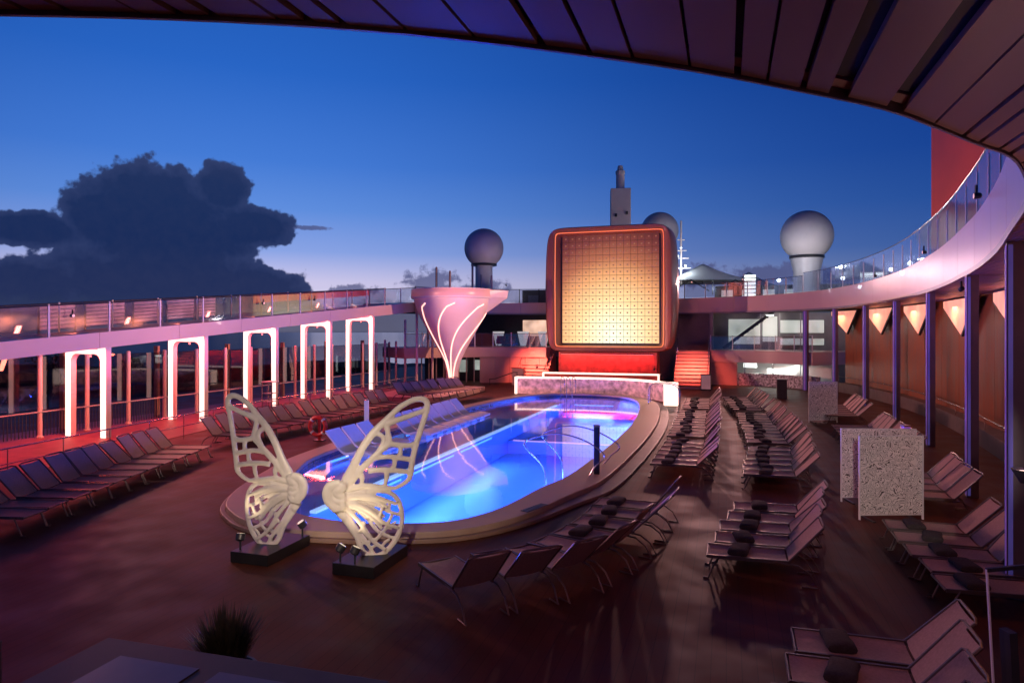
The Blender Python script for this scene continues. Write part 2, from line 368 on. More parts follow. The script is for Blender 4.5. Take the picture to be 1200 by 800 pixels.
RADOME = mat('radome shell', (.66, .62, .62), .5, 0, .05, 1.5)
CONC = mat('grey wall', (.22, .21, .23), .6, 0, .12, 1.2, .1, 40)
FUNNEL = mat('funnel red', (.62, .055, .018), .4, 0, .08, .4)
LEAF = mat('shrub leaf', (.045, .06, .03), .5, 0, .4, 12)
BARK = mat('bark', (.06, .045, .035), .8, 0, .3, 10, .4, 50)
LAND = mat('dark shore', (.012, .014, .012), .9, 0, .3, .02)
TENT = mat('tent fabric', (.62, .64, .66), .6, 0, .04, 1)
PORT = m_emit('portal light', (1.0, .60, .52), 2.3, .10, .8)
PORTS = mat('portal side', (.66, .60, .60), .35, 0, .05, 2)
POLEM = mat('pole paint', (.62, .50, .47), .35, 0, .06, 2)
LINE = m_emit('glass led line', (1.0, .48, .38), 2.2)
WARML = m_emit('warm edge light', (1.0, .72, .58), 1.9)
REDL = m_emit('red light bar', (1.0, .05, .05), .85, .25, 1.2)
REDS = m_emit('red strip light', (1.0, .06, .06), 6.0)
ORL = m_emit('orange frame light', (1.0, .22, .10), .9)
TRI = m_emit('lit triangle panel', (1.0, .40, .27), .85, .45, .9)
PURP = m_emit('violet column light', (.26, .10, .50), .34, .45, .45)
BLUEL = m_emit('blue column light', (.14, .12, .52), .22, .5, .5)
COOL = m_emit('cool white lamp', (.90, 1.0, .95), 1.5)
COOLD = m_emit('dim cool window', (.80, .95, .82), .30, .4, .9)
PINKP = m_emit('pink louvre', (1.0, .30, .32), 1.0, .5, 1.7)  # slat glow standing in for pink reflections in the gallery glass
POOLW = m_emit('pool edge light', (.52, .66, 1.0), 1.2)
POOLL = m_emit('pool lamp lens', (.10, .30, 1.0), 3.0)
FLORAL = mat('floral bar front', (.60, .42, .45), .4, 0, .75, 3.2, emit=(.9, .42, .50), es=.16)
MOSAIC = mat('black and white mosaic', (.55, .55, .54), .4, 0, .9, 7)
GLASS = glass_mat('clear glass'); GLASSP = glass_mat('rail glass', (.86, .88, .95), .06, gl=(.9, .92, 1), f0=.17)
GLASSD = glass_mat('dark windscreen glass', (.62, .60, .66), .03)

# ------------------------------------------------------------------ sea, shore, deck, pool
def fill(poly, z, name, m, s=True):
    me = bpy.data.meshes.new(name); me.from_pydata([(p[0], p[1], z) for p in poly], [], [tuple(range(len(poly)))])
    me.materials.append(m); o = bpy.data.objects.new(name, me); col.objects.link(o)
    return ship(o) if s else o
seaobj = struct(fill([(-9000, -9000), (9000, -9000), (9000, 9000), (-9000, 9000)], -24, 'sea', SEA, False))
def shore():
    mb = MB(); n = 60; pts = []
    for i in range(n):                                      # low wooded spit off the port side
        a = i / (n-1); x = -520 + 470*a; y0 = 250 + 120*a; h = 4.0 + 5*math.sin(a*9)**2 + 2.5*random.random()
        pts.append((x, y0, h))
    for i in range(n-1):
        (x0, y0, h0), (x1, y1, h1) = pts[i], pts[i+1]
        mb.add([(x0, y0-30, -24.2), (x1, y1-30, -24.2), (x1, y1, -24+h1), (x0, y0, -24+h0), (x0, y0+90, -24+h0*.8), (x1, y1+90, -24+h1*.8), (x0, y0+140, -24.2), (x1, y1+140, -24.2)],
               [(0,1,2,3), (3,2,5,4), (4,5,7,6)])
    o = struct(mb.build('shore', LAND)); return o
shore()
def shore_tree(x, y, h, w, label):
    t = thing('shore_tree', label, 'tree', (x, y, -19), 0, None)
    mb = MB(); mb.tube([(0,0,-4), (.3,0,h*.4), (0,.2,h*.75)], [.5, .35, .15], 6); mb.build('trunk', BARK, t, True)
    mb = MB(); rr = random.Random(int(x))
    for i in range(520):
        a = rr.uniform(0, 6.28); zz = rr.uniform(0, 1); r = w * math.sqrt(rr.random()) * (1 - abs(zz-.45)) * (1 + .35*math.sin(3*a+4*zz))
        c = Vector((r*math.cos(a), r*math.sin(a), h*(.42+.6*zz))); q = Euler((rr.uniform(0,6),rr.uniform(0,6),rr.uniform(0,6))).to_matrix(); k = rr.uniform(.35, .8)
        mb.add([c+q@Vector((-k,0,0)), c+q@Vector((0,-k*.6,0)), c+q@Vector((k,0,.1)), c+q@Vector((0,k*.6,0))], [(0,1,2,3)])
    mb.build('crown', LEAF, t)
shore_tree(-196, 288, 15, 7, 'tall dark shore tree beyond the open end of the port promenade')
shore_tree(-162, 292, 11, 5, 'smaller dark shore tree beyond the port promenade poles')

half = [(12.15,-8.2),(12.3,-7.1),(12.6,-6.1),(13.1,-5.3),(14.3,-4.75),(16.4,-4.4),(18.6,-4.0),(24.4,-3.75),(30,-3.8),(35,-4.2),(38,-4.7),(39.8,-5.4),(41,-6.6),(41.3,-8.2)]
loop = half + [(s, -16.4 - t) for s, t in reversed(half[1:-1])]
loop = loop[:-6] + [(18.6,-12.2),(16.4,-11.65),(14.5,-11.0),(13.3,-10.35),(12.7,-9.7),(12.35,-9.1)]
pool0 = [Vector((p.y, p.x)) for p in crom([(s, t) for s, t in loop], 5, True)]     # outer kerb line; plan points as (t, s)
loop = [(12.4, -8.1)] + loop[1:-6] + [(18.8,-12.2),(16.8,-11.6),(15.1,-10.7),(13.8,-9.8),(13.0,-9.2),(12.55,-8.7)]   # the water's after port corner is cut off
pool = [Vector((p.y, p.x)) for p in crom([(s, t) for s, t in loop], 5, True)]
n_p = len(pool)
area = sum(pool[i].x*pool[(i+1)%n_p].y - pool[(i+1)%n_p].x*pool[i].y for i in range(n_p))
SGN = 1 if area > 0 else -1                                    # offset() moves to the right-hand side: outward on an anticlockwise loop
def poff(d): return offset(pool0 if d > 0 else pool, d*SGN, True)
def pvar(a, b):
    """outline moved out by a to port and aft, b to starboard"""
    u = [max(0, min(1, (q.x + 6.2)/1.8)) * max(0, min(1, (q.y - 12.9)/4)) for q in pool]; A = poff(a); B = poff(b)
    return [x.lerp(y, w_) for x, y, w_ in zip(A, B, u)]
# deck: one sheet round the pool opening
mb = MB(); ring = poff(.3); cx, cy = -8.2, 27
outer = []
for p in ring:
    d = Vector((p.x-cx, p.y-cy)); k = min(26/max(abs(d.x), 1e-6), 45/max(abs(d.y), 1e-6)); outer.append((cx+d.x*k, cy+d.y*k))
vs = [(p.x, p.y, 0) for p in ring] + [(p[0], p[1], 0) for p in outer]
mb.add(vs, [(i, (i+1)%n_p, n_p+(i+1)%n_p, n_p+i) for i in range(n_p)])
struct(ship(mb.build('deck', DECK)))
mb = MB(); mb.ribbon(pool, pvar(.66, 1.0), 0.03, .20, True); c = struct(ship(mb.build('pool_coping', COPE, bevel=.02)))
mb = MB(); mb.ribbon(pvar(.663, 1.003), pvar(.78, 1.42), 0.004, .09, True); struct(ship(mb.build('pool_step', STEP, bevel=.015)))
# basin: walls, deep floor, lounger ledge to port, shallow end forward
mb = MB(); inn = poff(-.004)
vs = [(p.x, p.y, .10) for p in inn] + [(p.x, p.y, -.12) for p in inn]
mb.add(vs, [(i, (i+1)%n_p, n_p+(i+1)%n_p, n_p+i) for i in range(n_p)]); struct(ship(mb.build('pool_band', DTILE)))
mb = MB(); vs = [(p.x, p.y, -.12) for p in inn] + [(p.x, p.y, -1.5) for p in inn]
mb.add(vs, [(i, (i+1)%n_p, n_p+(i+1)%n_p, n_p+i) for i in range(n_p)])
mb.add([(p.x, p.y, -1.5) for p in inn], [tuple(range(n_p))])
struct(ship(mb.build('pool_basin', TILE)))
LEDGE = -9.5
led = [p for p in inn if p.x < LEDGE]
i0 = min(range(len(inn)), key=lambda i: (abs(inn[i].x-LEDGE) + (0 if inn[i].y > 27 else 100)))
# ledge outline in loop order, closed by the straight riser
order = sorted(led, key=lambda p: p.y)
mb = MB(); mb.prism([(LEDGE, order[0].y)] + [(p.x+.01, p.y) for p in order] + [(LEDGE, order[-1].y)], -1.49, -.32); struct(ship(mb.build('pool_ledge', TILE)))
shal = [p for p in inn if p.y > 29.6 and p.x > LEDGE+.02]; sh = sorted(shal, key=lambda p: math.atan2(p.y-33, p.x+7))
mb = MB(); mb.prism([(LEDGE+.02, 29.6), (max(p.x for p in shal)-.03, 29.6)] + [(p.x-.01, p.y) for p in sh] + [(LEDGE+.02, 40.5)], -1.48, -.9); struct(ship(mb.build('pool_shallows', TILE)))
w = struct(fill([(p.x, p.y) for p in poff(-.01)], .03, 'pool_water', WATER))
# lit edges under water
e = tag(ship(MB().box(LEDGE-.11, LEDGE+.07, 14.3, 39.0, -.318, -.26).build('pool_edge_light', POOLW)), 'long pale blue light bar along the ledge under the pool water', 'light bar')
e = tag(ship(MB().box(LEDGE+.3, -3.95, 29.50, 29.62, -.898, -.86).build('pool_step_light', m_emit('pink pool edge light', (1, .45, .62), 1.2))), 'thin pink light line across the pool under the shallow end', 'light bar')
def pool_light(s, t, ts, tt, power, colr, label, z=-.42, ln=3.6):
    PLN[0] += 1; th = thing('pool_light', label + ', %s counted round the wall' % ORD[PLN[0]-1], 'lamp', W(s, t, z), None, 'underwater lamps round the pool wall')
    d = Vector((tt-t, ts-s)).normalized(); a = math.atan2(d.y, d.x)
    b = MB().box(-.02, .02, -ln/2, ln/2, -.05, .05).build('housing', STEEL, th); b.rotation_euler = (0, 0, a)
    b = MB().box(.021, .03, -ln/2+.03, ln/2-.03, -.035, .035).build('lens', POOLL, th); b.rotation_euler = (0, 0, a)
    la = lamp('AREA', (d.x*.06, d.y*.06, 0), colr, power, th, None, 'glow', shape='RECTANGLE', size=ln, size_y=.12)
    la.rotation_euler = (Vector((d.x, d.y, -.22))).to_track_quat('-Z', 'Y').to_euler()
PLN = [0]; LB = 'linear blue lamp under water along the pool wall'; PBL = (.04, .11, 1.0)
for s in (17.0, 21.2, 25.4): pool_light(s, -4.42 if s < 18 else -4.0, s, -12, 720, PBL, LB)
pool_light(14.6, -5.05, 17, -9, 240, PBL, LB, ln=1.6)
for s in (17.0, 21.2, 25.4): pool_light(s, LEDGE+.07, s, -4, 620, PBL, LB)
pool_light(12.95, -7.2, 20, -7.2, 360, PBL, LB, ln=1.6)
pool_light(40.7, -7.6, 35, -7.6, 520, PBL, LB, ln=2.4)
for s in (31.6, 35.6): pool_light(s, -4.2 if s < 33 else -4.6, s, -12, 520, PBL, LB, ln=3)
for s in (20.4, 27.0, 33.0): pool_light(s, -12.3 if s < 21 else -12.45, s, -5, 20, PBL, LB, z=-.18)

# ------------------------------------------------------------------ upper gallery and canopy
Epts = [(1.1,-8.2),(1.5,-5),(2.1,-2.97),(2.7,-1.55),(3.5,-.34),(4.1,.37),(4.65,.95),(5.18,1.36),(5.65,1.7),(6.45,2.25),(8.5,3.05),(10.8,3.69),(14.5,4.65),(19.2,5.6),(26.7,6.7),(35.6,7.3),(44,6.75),(50.0,5.2),(54.0,2.3),(56.5,-1.5),(57.8,-5),(58.1,-8.2),
        (57.8,-11.4),(56.5,-15),(54,-18.2),(50.6,-20.9),(46.6,-22.2)]
Epts = [(1.3,-14.5), (1.05,-11)] + Epts
E = [Vector((p.y, p.x)) for p in crom(Epts, 8)]                 # (t, s), starboard run is anticlockwise: right-hand side is outside
ZB, ZT = 5.45, 6.7
def upto(s0, s1, c): return [p for p in c if s0 <= p.y <= s1]
def s_edge(t):                                               # near branch of the opening edge
    best = None
    for a, b in zip(E, E[1:]):
        if a.x <= t <= b.x: return a.y + (b.y-a.y)*(t-a.x)/max(b.x-a.x, 1e-6)
        if b.y > 36: break
    return 37
def arclen(c):
    L = [0]
    for a, b in zip(c, c[1:]): L.append(L[-1] + (b-a).length)
    return L
def sample(c, L, d):
    for i in range(len(L)-1):
        if L[i+1] >= d: u = (d-L[i])/(L[i+1]-L[i]); return c[i].lerp(c[i+1], u), (c[i+1]-c[i]).normalized()
    return c[-1], (c[-1]-c[-2]).normalized()
LE = arclen(E)
def ztop(p):                                                  # the gallery floor eases down to the port ramp past the screen
    return ZT - .45*max(0, min(1, (-8 - p.x)/14)) if p.y > 40 else ZT
gal = thing('upper_gallery', 'white curved upper gallery deck on slim columns round the pool', 'gallery')
mb = MB(); i1 = next(i for i, p in enumerate(E) if p.y > 9)
inn_e = offset(E, .12); wid = [11.0 if p.y < 5 else (8.0 if p.y < 9 else 5.5) for p in E]
out_e = []
for i, p in enumerate(E):
    a = E[max(0, i-1)]; b = E[min(len(E)-1, i+1)]; t = (b-a).normalized(); out_e.append(Vector((p.x + t.y*wid[i], p.y - t.x*wid[i])))
mb.ribbon(inn_e, out_e, lambda i: ZB+.06, lambda i: ztop(E[i])-.05); mb.build('floor_slab', DARK, gal)
# fascia panels, each about 3 m long
tot = LE[-1]; d0 = 0.0; seg = 3.05
while d0 < tot - .5:
    d1 = min(tot, d0 + seg); k = 9
    c = [sample(E, LE, d0+.008 + (d1-d0-.016)*i/(k-1))[0] for i in range(k)]
    MB().ribbon(c, offset(c, .10), ZB+.05, lambda i: ztop(c[i])).build('fascia_panel', FASC, gal, True)
    d0 = d1
c = [sample(E, LE, tot*i/400)[0] for i in range(401)]
MB().ribbon(offset(c, -.022), offset(c, -.003), ZB-.012, ZB+.10).build('edge_trim', GREY, gal, True)
# canopy planks overhead, running fore and aft with dark joints between them
can = thing('canopy_ceiling', 'dark mauve plank ceiling of the overhanging deck overhead', 'ceiling')
t = -14.2; kk = 0; rp_ = random.Random(3)
while t < 10.5:
    wdt = rp_.choice([.09, .13, .17, .21, .25]) if t > -4.5 else .55
    gap = rp_.choice([.016, .026, .036, .045])
    if abs(t - .55) < .2: gap = .12
    ns = 4; ts = [t + wdt*i/ns for i in range(ns+1)]
    if ts[-1] < 7.0: ends = [s_edge(q)-.004 for q in ts]
    else: ends = [46.0]*(ns+1)
    poly = [(ts[0], -7.5), (ts[-1], -7.5)] + [(a, b) for a, b in zip(reversed(ts), reversed(ends))]
    mb = MB(); mb.prism(poly, ZB+.002 + rp_.uniform(0, .006), ZB+.045); mb.build('plank', PLANK, can)
    t += wdt + gap
for (s, t_, q) in ((1.2, -1.9, 1), (6.0, 3.3, 0)):
    th = thing('ceiling_lamp', 'small round violet lamp recessed in the plank ceiling' if q else 'small round rose lamp recessed in the plank ceiling by the columns', 'lamp', W(s, t_, ZB-.02))
    mb = MB(); mb.lathe([(.07, -.02), (.08, 0), (.08, .02)], 16); mb.build('rim', STEEL, th); mb = MB(); mb.lathe([(.055, -.022), (.055, -.008)], 16); mb.build('lens', PURP, th)

# glass balustrades
POSTM = MB().box(-.035, .035, -.02, .02, -.03, 1.14).mesh('post')
POSTM.materials.append(WHITE)
DPOST = POSTM.copy(); DPOST.materials.clear(); DPOST.materials.append(CHAR)
def balustrade(name, label, pts3, step, pm=POSTM, glass=GLASSP, h=1.1, railm=STEEL, group=None):
    th = thing(name, label, 'railing', (0,0,0), None, group)
    P = [Vector(p) for p in pts3]; L = [0]
    for a, b in zip(P, P[1:]): L.append(L[-1] + (b-a).length)
    def at(d):
        for i in range(len(L)-1):
            if L[i+1] >= d-1e-6: u = (d-L[i])/(L[i+1]-L[i]); return P[i].lerp(P[i+1], u)
        return P[-1]
    n = max(1, round(L[-1]/step)); st = L[-1]/n
    for i in range(n+1):
        p = at(i*st); q = at(min(L[-1], i*st+.05)) - at(max(0, i*st-.05))
        o = inst('post', pm, th, p, (0, 0, math.atan2(q.y, q.x)))
        if i < n:
            a = [at(i*st + .06 + (st-.12)*k/3) for k in range(4)]; mb = MB()
            for u, v in zip(a, a[1:]):
                d = (v-u); nx = Vector((d.y, -d.x, 0)).normalized()*.006
                mb.add([u-nx+Vector((0,0,.06)), v-nx+Vector((0,0,.06)), v-nx+Vector((0,0,h-.03)), u-nx+Vector((0,0,h-.03)), u+nx+Vector((0,0,.06)), v+nx+Vector((0,0,.06)), v+nx+Vector((0,0,h-.03)), u+nx+Vector((0,0,h-.03))],
                       [(0,1,2,3), (7,6,5,4), (3,2,6,7), (0,4,5,1)])
            mb.build('glass_pane', glass, th)
    mb = MB(); mb.tube([at(L[-1]*k/(n*3)) + Vector((0,0,h)) for k in range(n*3+1)], .024, 8); mb.build('top_rail', railm, th, True)
    return th
Ei = offset(E, .16)
def rail_run(d0, d1, k): 
    out = []
    for i in range(k):
        p, _ = sample(E, LE, d0 + (d1-d0)*i/(k-1)); q, tg = sample(E, LE, d0 + (d1-d0)*i/(k-1))
        out.append((p.x + tg.y*.16, p.y - tg.x*.16, ztop(p)))
    return out
dA = next(LE[i] for i, p in enumerate(E) if p.y > 7.5); dB = next(LE[i] for i, p in enumerate(E) if p.y > 50 and p.x > 0)
dC = next(LE[i] for i, p in enumerate(E) if p.x < -3.0 and p.y > 50); dD = next(LE[i] for i, p in enumerate(E) if p.x < -13.5 and p.y > 50)
balustrade('glass_balustrade', 'tall glass balustrade with white posts sweeping above the starboard columns', rail_run(dA, dB, 60), 1.9, h=1.35)
balustrade('glass_balustrade', 'glass balustrade on the gallery between the screen and the starboard side', rail_run(dB, dC, 20), 1.9, DPOST if 0 else POSTM, h=1.15)
balustrade('glass_balustrade', 'dark posted balustrade on the gallery between the cup fountain and screen', rail_run(dD, tot-.2, 24), 1.7, DPOST, h=1.15, railm=CHAR)

# ------------------------------------------------------------------ starboard columns and wall
def col_at(s):                                              # on the opening edge, a little outboard
    pts = [p for p in E if p.x > 2]
    for a, b in zip(pts, pts[1:]):
        if a.y <= s <= b.y: u = (s-a.y)/(b.y-a.y); p = a.lerp(b, u); tg = (b-a).normalized(); return p, tg
COLS = [7.0, 12.4, 19.5, 27.6, 35.0, 41.0, 46.4, 50.3]
CM = MB(); CM.box(-.15, .10, -.16, .16, .003, ZB-.0); CMm = CM.mesh('shaft'); CMm.materials.append(mat('column paint', (.16, .13, .15), .3, .3, .1, 3))
S1 = MB().box(-.158, -.151, -.14, -.04, .05, ZB-.04).mesh('violet_strip'); S1.materials.append(PURP)
S2 = MB().box(-.158, -.151, .05, .12, .05, ZB-.04).mesh('blue_strip'); S2.materials.append(BLUEL)
S3 = MB().box(-.13, -.07, -.167, -.161, .05, ZB-.04).mesh('violet_strip'); S3.materials.append(BLUEL)
names = ['beside the folded loungers under the plank ceiling', 'beside the near starboard loungers and towels', 'behind the pair of cut metal screens', 'forward of the pair of cut metal screens', 'third forward of the pair of cut metal screens', 'behind the single cut metal screen', 'forward of the single cut metal screen', 'at the forward end of the rust wall']
for s, nm in zip(COLS, names):
    p, tg = col_at(s); p = p + Vector((tg.y, -tg.x))*.17
    th = thing('column', 'slim dark column with violet light strips ' + nm, 'column', W(p.y, p.x), -TH + math.atan2(tg.y, tg.x) - math.pi/2, 'starboard columns')
    inst('shaft', CMm, th); inst('light_strip', S1, th); inst('light_strip', S2, th); inst('light_strip', S3, th)
wall = thing('curved_wall', 'rust brown panelled curved wall behind the starboard columns', 'wall')
Ew = upto(5.5, 50.6, offset([p for p in E if p.x > 1.5], 2.3)); LW = arclen(Ew); d0 = 0
while d0 < LW[-1]-.3:
    d1 = min(LW[-1], d0+2.6); c = [sample(Ew, LW, d0+.01+(d1-d0-.02)*i/4)[0] for i in range(5)]
    MB().ribbon(c, offset(c, .12), .004, ZB+.04).build('panel', WOOD, wall, True); d0 = d1
c = [sample(Ew, LW, LW[-1]*i/80)[0] for i in range(81)]
MB().ribbon(offset(c, -.55), offset(c, -.02), .004, .62).build('planter_ledge', mat('ledge', (.13, .10, .09), .5, 0, .2, 3), wall, True)
hr = thing('handrail', 'thin steel handrail running along the rust wall', 'handrail')
MB().tube([(p.x, p.y, 1.02) for p in offset(c, -.45)], .022, 8).build('rail', STEEL, hr, True)
for i in range(0, 81, 8):
    p = offset(c, -.45)[i]; MB().tube([(p.x, p.y, .60), (p.x, p.y, 1.02)], .016, 6).build('post', STEEL, hr)
# triangular lit panels hung under the soffit, one in each bay
tri_names = ['in the bay under the plank ceiling', 'in the bay beside the near starboard loungers', 'in the bay beside the cut metal screens', 'in the second bay forward of the cut metal screens', 'in the bay behind the row of reclined loungers', 'in the bay beside the single screen', 'in the last bay of the rust wall']
for (sa, sb), nm in zip(zip(COLS, COLS[1:]), tri_names):
    pa, ta = col_at(sa + .26*(sb-sa)); pb, tb = col_at(sa + .98*(sb-sa)); pa2, _ = col_at(sa+.60*(sb-sa))
    o_ = 1.95
    A = Vector((pa.x+ta.y*o_, pa.y-ta.x*o_, ZB-.05)); B = Vector((pb.x+tb.y*o_, pb.y-tb.x*o_, ZB-.05)); Cc = Vector((pa2.x+ta.y*o_, pa2.y-ta.x*o_, ZB-1.6))
    th = thing('wall_light', 'orange glowing triangular light panel ' + nm, 'light', W(A.y, A.x, A.z), None, 'triangular lights along the rust wall')
    nrm = Vector((ta.y, -ta.x, 0)); D = B.copy(); D.z = ZB - .35
    q = [Vector((0,0,0)), B-A, D-A, Cc-A]
    mb = MB(); mb.add(q + [v + nrm*.10 for v in q], [(0,1,2,3), (7,6,5,4), (0,4,5,1), (1,5,6,2), (2,6,7,3), (3,7,4,0)]); mb.build('housing', CHAR, th)
    cc = (q[0]+q[1]+q[2]+q[3])/4; q2 = [cc + (v-cc)*.93 - nrm*.012 for v in q]
    mb = MB(); mb.add(q2 + [v + nrm*.010 for v in q2], [(0,1,2,3), (7,6,5,4), (0,4,5,1), (1,5,6,2), (2,6,7,3), (3,7,4,0)]); mb.build('diffuser', TRI, th)
    lamp('AREA', tuple(cc - nrm*.25), (1, .40, .20), 22, th, tuple(cc + nrm*1.2 - Vector((0, 0, 2.2))), 'glow', shape='DISK', size=.9)

# ------------------------------------------------------------------ port ramp gallery with lit portals
TL = -22.3
def zr(s): return 3.72 + .0805*(s-16)
ramp = thing('ramp_gallery', 'sloping white walkway on glowing portals along the port side', 'gallery')
s = 8.0
while s < 47:
    s1 = min(47.2, s+3.9); mb = MB()
    mb.add([(TL, s+.008, zr(s)-.58-.004*(s-16)), (TL-.12, s+.008, zr(s)-.58-.004*(s-16)), (TL-.12, s+.008, zr(s)), (TL, s+.008, zr(s)), (TL, s1-.008, zr(s1)-.58-.004*(s1-16)), (TL-.12, s1-.008, zr(s1)-.58-.004*(s1-16)), (TL-.12, s1-.008, zr(s1)), (TL, s1-.008, zr(s1))],
           [(0,1,2,3), (7,6,5,4), (0,4,5,1), (1,5,6,2), (2,6,7,3), (3,7,4,0)]); mb.build('fascia_panel', FASC, ramp); s = s1
mb = MB(); mb.ribbon([(TL-.125, 8), (TL-.125, 47.2)], [(TL-2.7, 8), (TL-2.7, 47.2)], lambda i: zr((8, 47.2)[i])-.45, lambda i: zr((8, 47.2)[i])-.03); mb.build('walkway', GREY, ramp)
balustrade('glass_balustrade', 'glass balustrade rising along the port ramp above the portals', [(TL-.07, 8+39*i/26, zr(8+39*i/26)) for i in range(27)], 2.4, h=1.1, railm=CHAR)
balustrade('outer_balustrade', 'outboard glass balustrade along the far edge of the port ramp', [(TL-2.6, 8+39*i/26, zr(8+39*i/26)) for i in range(27)], 2.4, h=1.1, railm=CHAR)
pn = ['nearest the open end of the port promenade', 'second along from the open end of the promenade', 'middle one of the five beside the port loungers', 'next to the one by the cup fountain', 'closest to the cup fountain']
for k in range(5):
    s = 20.1 + 5.12*k; zt = zr(s) - .55 - .004*(s-16)
    th = thing('portal_frame', 'glowing white and pink inverted U portal, ' + pn[k], 'portal', W(s, TL-.12), None, 'lit portals under the port ramp')
    # local x from -2.0 (outboard) to 0 (inboard): frame with rounded inner corners
    def frame(y0, y1, g, w=.26, x0=-2.05, x1=-.0):
        ro = []; ri = []
        for (cx_, cz_, a0) in ((x0+.35, zt-.02-.35, 180), (x1-.35, zt-.02-.35, 90)):
            for j in range(7):
                a = R(a0 - 15*j); ri.append((cx_ + (w-.0)*0 + .35*math.cos(a)*(1) , cz_ + .35*math.sin(a)))
        inner = [(x0+w, 0.0)] + [(x0+w+.30+.30*math.cos(R(180-15*j)), zt-w-.30+.30*math.sin(R(180-15*j))) for j in range(7)] + [(x1-w-.30+.30*math.cos(R(90-15*j)), zt-w-.30+.30*math.sin(R(90-15*j))) for j in range(7)] + [(x1-w, 0.0)]
        outer = [(x0, 0.0)] + [(x0, zt-.3+.3*j/6) for j in range(7)] + [(x1, zt-.3*j/6) for j in range(7)] + [(x1, 0.0)]
        if g: inner = [(a+(b-a)*.10, c+(d-c)*.10) for (a, c), (b, d) in zip(inner, outer)]; outer = [(b+(a-b)*.10, d+(c-d)*.10) for (a, c), (b, d) in zip(inner, outer)]
        n = len(inner); mb = MB(); z0 = .004
        vs = [(a, y0, max(z0, b)) for a, b in inner] + [(a, y0, max(z0, b)) for a, b in outer] + [(a, y1, max(z0, b)) for a, b in inner] + [(a, y1, max(z0, b)) for a, b in outer]
        fs = []
        for i in range(n-1): fs += [(i, i+1, n+i+1, n+i), (2*n+i, 3*n+i, 3*n+i+1, 2*n+i+1), (i, 2*n+i, 2*n+i+1, i+1), (n+i, n+i+1, 3*n+i+1, 3*n+i)]
        fs += [(0, n, 3*n, 2*n), (n-1, 3*n-1, 4*n-1, 2*n-1)]
        return mb.add(vs, fs)
    frame(0, .22, False, .30).build('frame', PORTS, th); frame(-.02, -.003, True, .30).build('light_face', PORT, th)
    mb = MB(); mb.lathe([(.04, zt-.42), (.05, zt-.38), (.03, zt-.28)], 10, (-1.02, .2)); mb.build('spot', WHITE, th)
# promenade poles, windscreen, rails
PM = MB(); PM.lathe([(.13, .004), (.13, .06), (.085, .10), (.085, 3.12), (.09, 3.16), (.05, 3.2)], 14); PMm = PM.mesh('pole'); PMm.materials.append(POLEM); shade(PMm)
for k in range(17):
    s = 15.4 + 2.02*k; o = inst('windscreen_pole', PMm); o.location = W(s, -24.95); tag(o, 'slim pink lit windscreen pole, %s from the cup fountain' % ORD[16-k], 'pole', 'promenade windscreen poles')
PM2 = MB().box(-.12, .12, -.07, .07, .004, 3.35).mesh('pilaster'); PM2.materials.append(mat('orange pilaster', (.62, .36, .22), .4, 0, .08, 2))
for k in range(7):
    s = 16.6 + 4.9*k; o = inst('wind_pilaster', PM2); o.location = W(s, -26.3); o.rotation_euler = (0,0,-TH); tag(o, 'flat orange pilaster outboard of the poles, %s from the cup fountain' % ORD[6-k], 'pilaster', 'outboard pilasters')
ws = thing('windscreen', 'dark glass windscreen between the port promenade poles', 'windscreen')
GP = MB().box(-.006, .006, .10, 1.92, 1.06, 3.1).mesh('glass_pane'); GP.materials.append(GLASSD)
for k in range(16): inst('glass_pane', GP, ws, (-24.95, 15.4+2.02*k, 0))
MB().tube([(-24.86, 9, 1.0), (-24.86, 48, 1.0)], .03, 8).build('handrail', GREY, ws, True)
pr = thing('picket_rail', 'low picket rail panels below the promenade windscreen', 'railing')
for k in range(0, 60): inst('picket', MB().box(-.012, .012, -.012, .012, .05, .92).mesh('picket') if k == 0 else pr.children[0].data, pr, (-25.1, 17.2+.14*k, 0))
pr.children[0].data.materials.append(CHAR)
# promenade rail behind the loungers
def pipe_rail(name, label, pts, h, step, m=STEEL, mid=True):
    th = thing(name, label, 'railing', (0,0,0), 0); P = [Vector(p) for p in pts]
    L = [0]
    for a, b in zip(P, P[1:]): L.append(L[-1] + (b-a).length)
    MB().tube([p + Vector((0,0,h)) for p in P], .02, 8).build('top_rail', m, th, True)
    if mid: MB().tube([p + Vector((0,0,h*.55)) for p in P], .012, 6).build('mid_rail', m, th, True)
    n = round(L[-1]/step)
    for k in range(n+1):
        d = L[-1]*k/n
        for i in range(len(L)-1):
            if L[i+1] >= d-1e-6: p = P[i].lerp(P[i+1], (d-L[i])/(L[i+1]-L[i])); break
        MB().tube([p+Vector((0,0,.004)), p+Vector((0,0,h))], .016, 6).build('post', m, th)
    return th
pipe_rail('promenade_rail', 'thin steel rail behind the port loungers', [W(a, b) for a, b in ((8, -17.6), (13, -18.4), (18, -19.1), (24, -19.9), (33, -20.3), (43, -20.5))], .92, 1.9)
RED_FLOOR = mat('promenade matting', (.24, .06, .06), .55, 0, .25, 2.5)
struct(ship(MB().ribbon([(-18.2, 8), (-19.0, 13), (-19.7, 18), (-20.5, 24), (-20.9, 43)], [(-27.0, 8), (-27, 13), (-27, 18), (-27, 24), (-27, 43)], .004, .016).build('promenade', RED_FLOOR)))
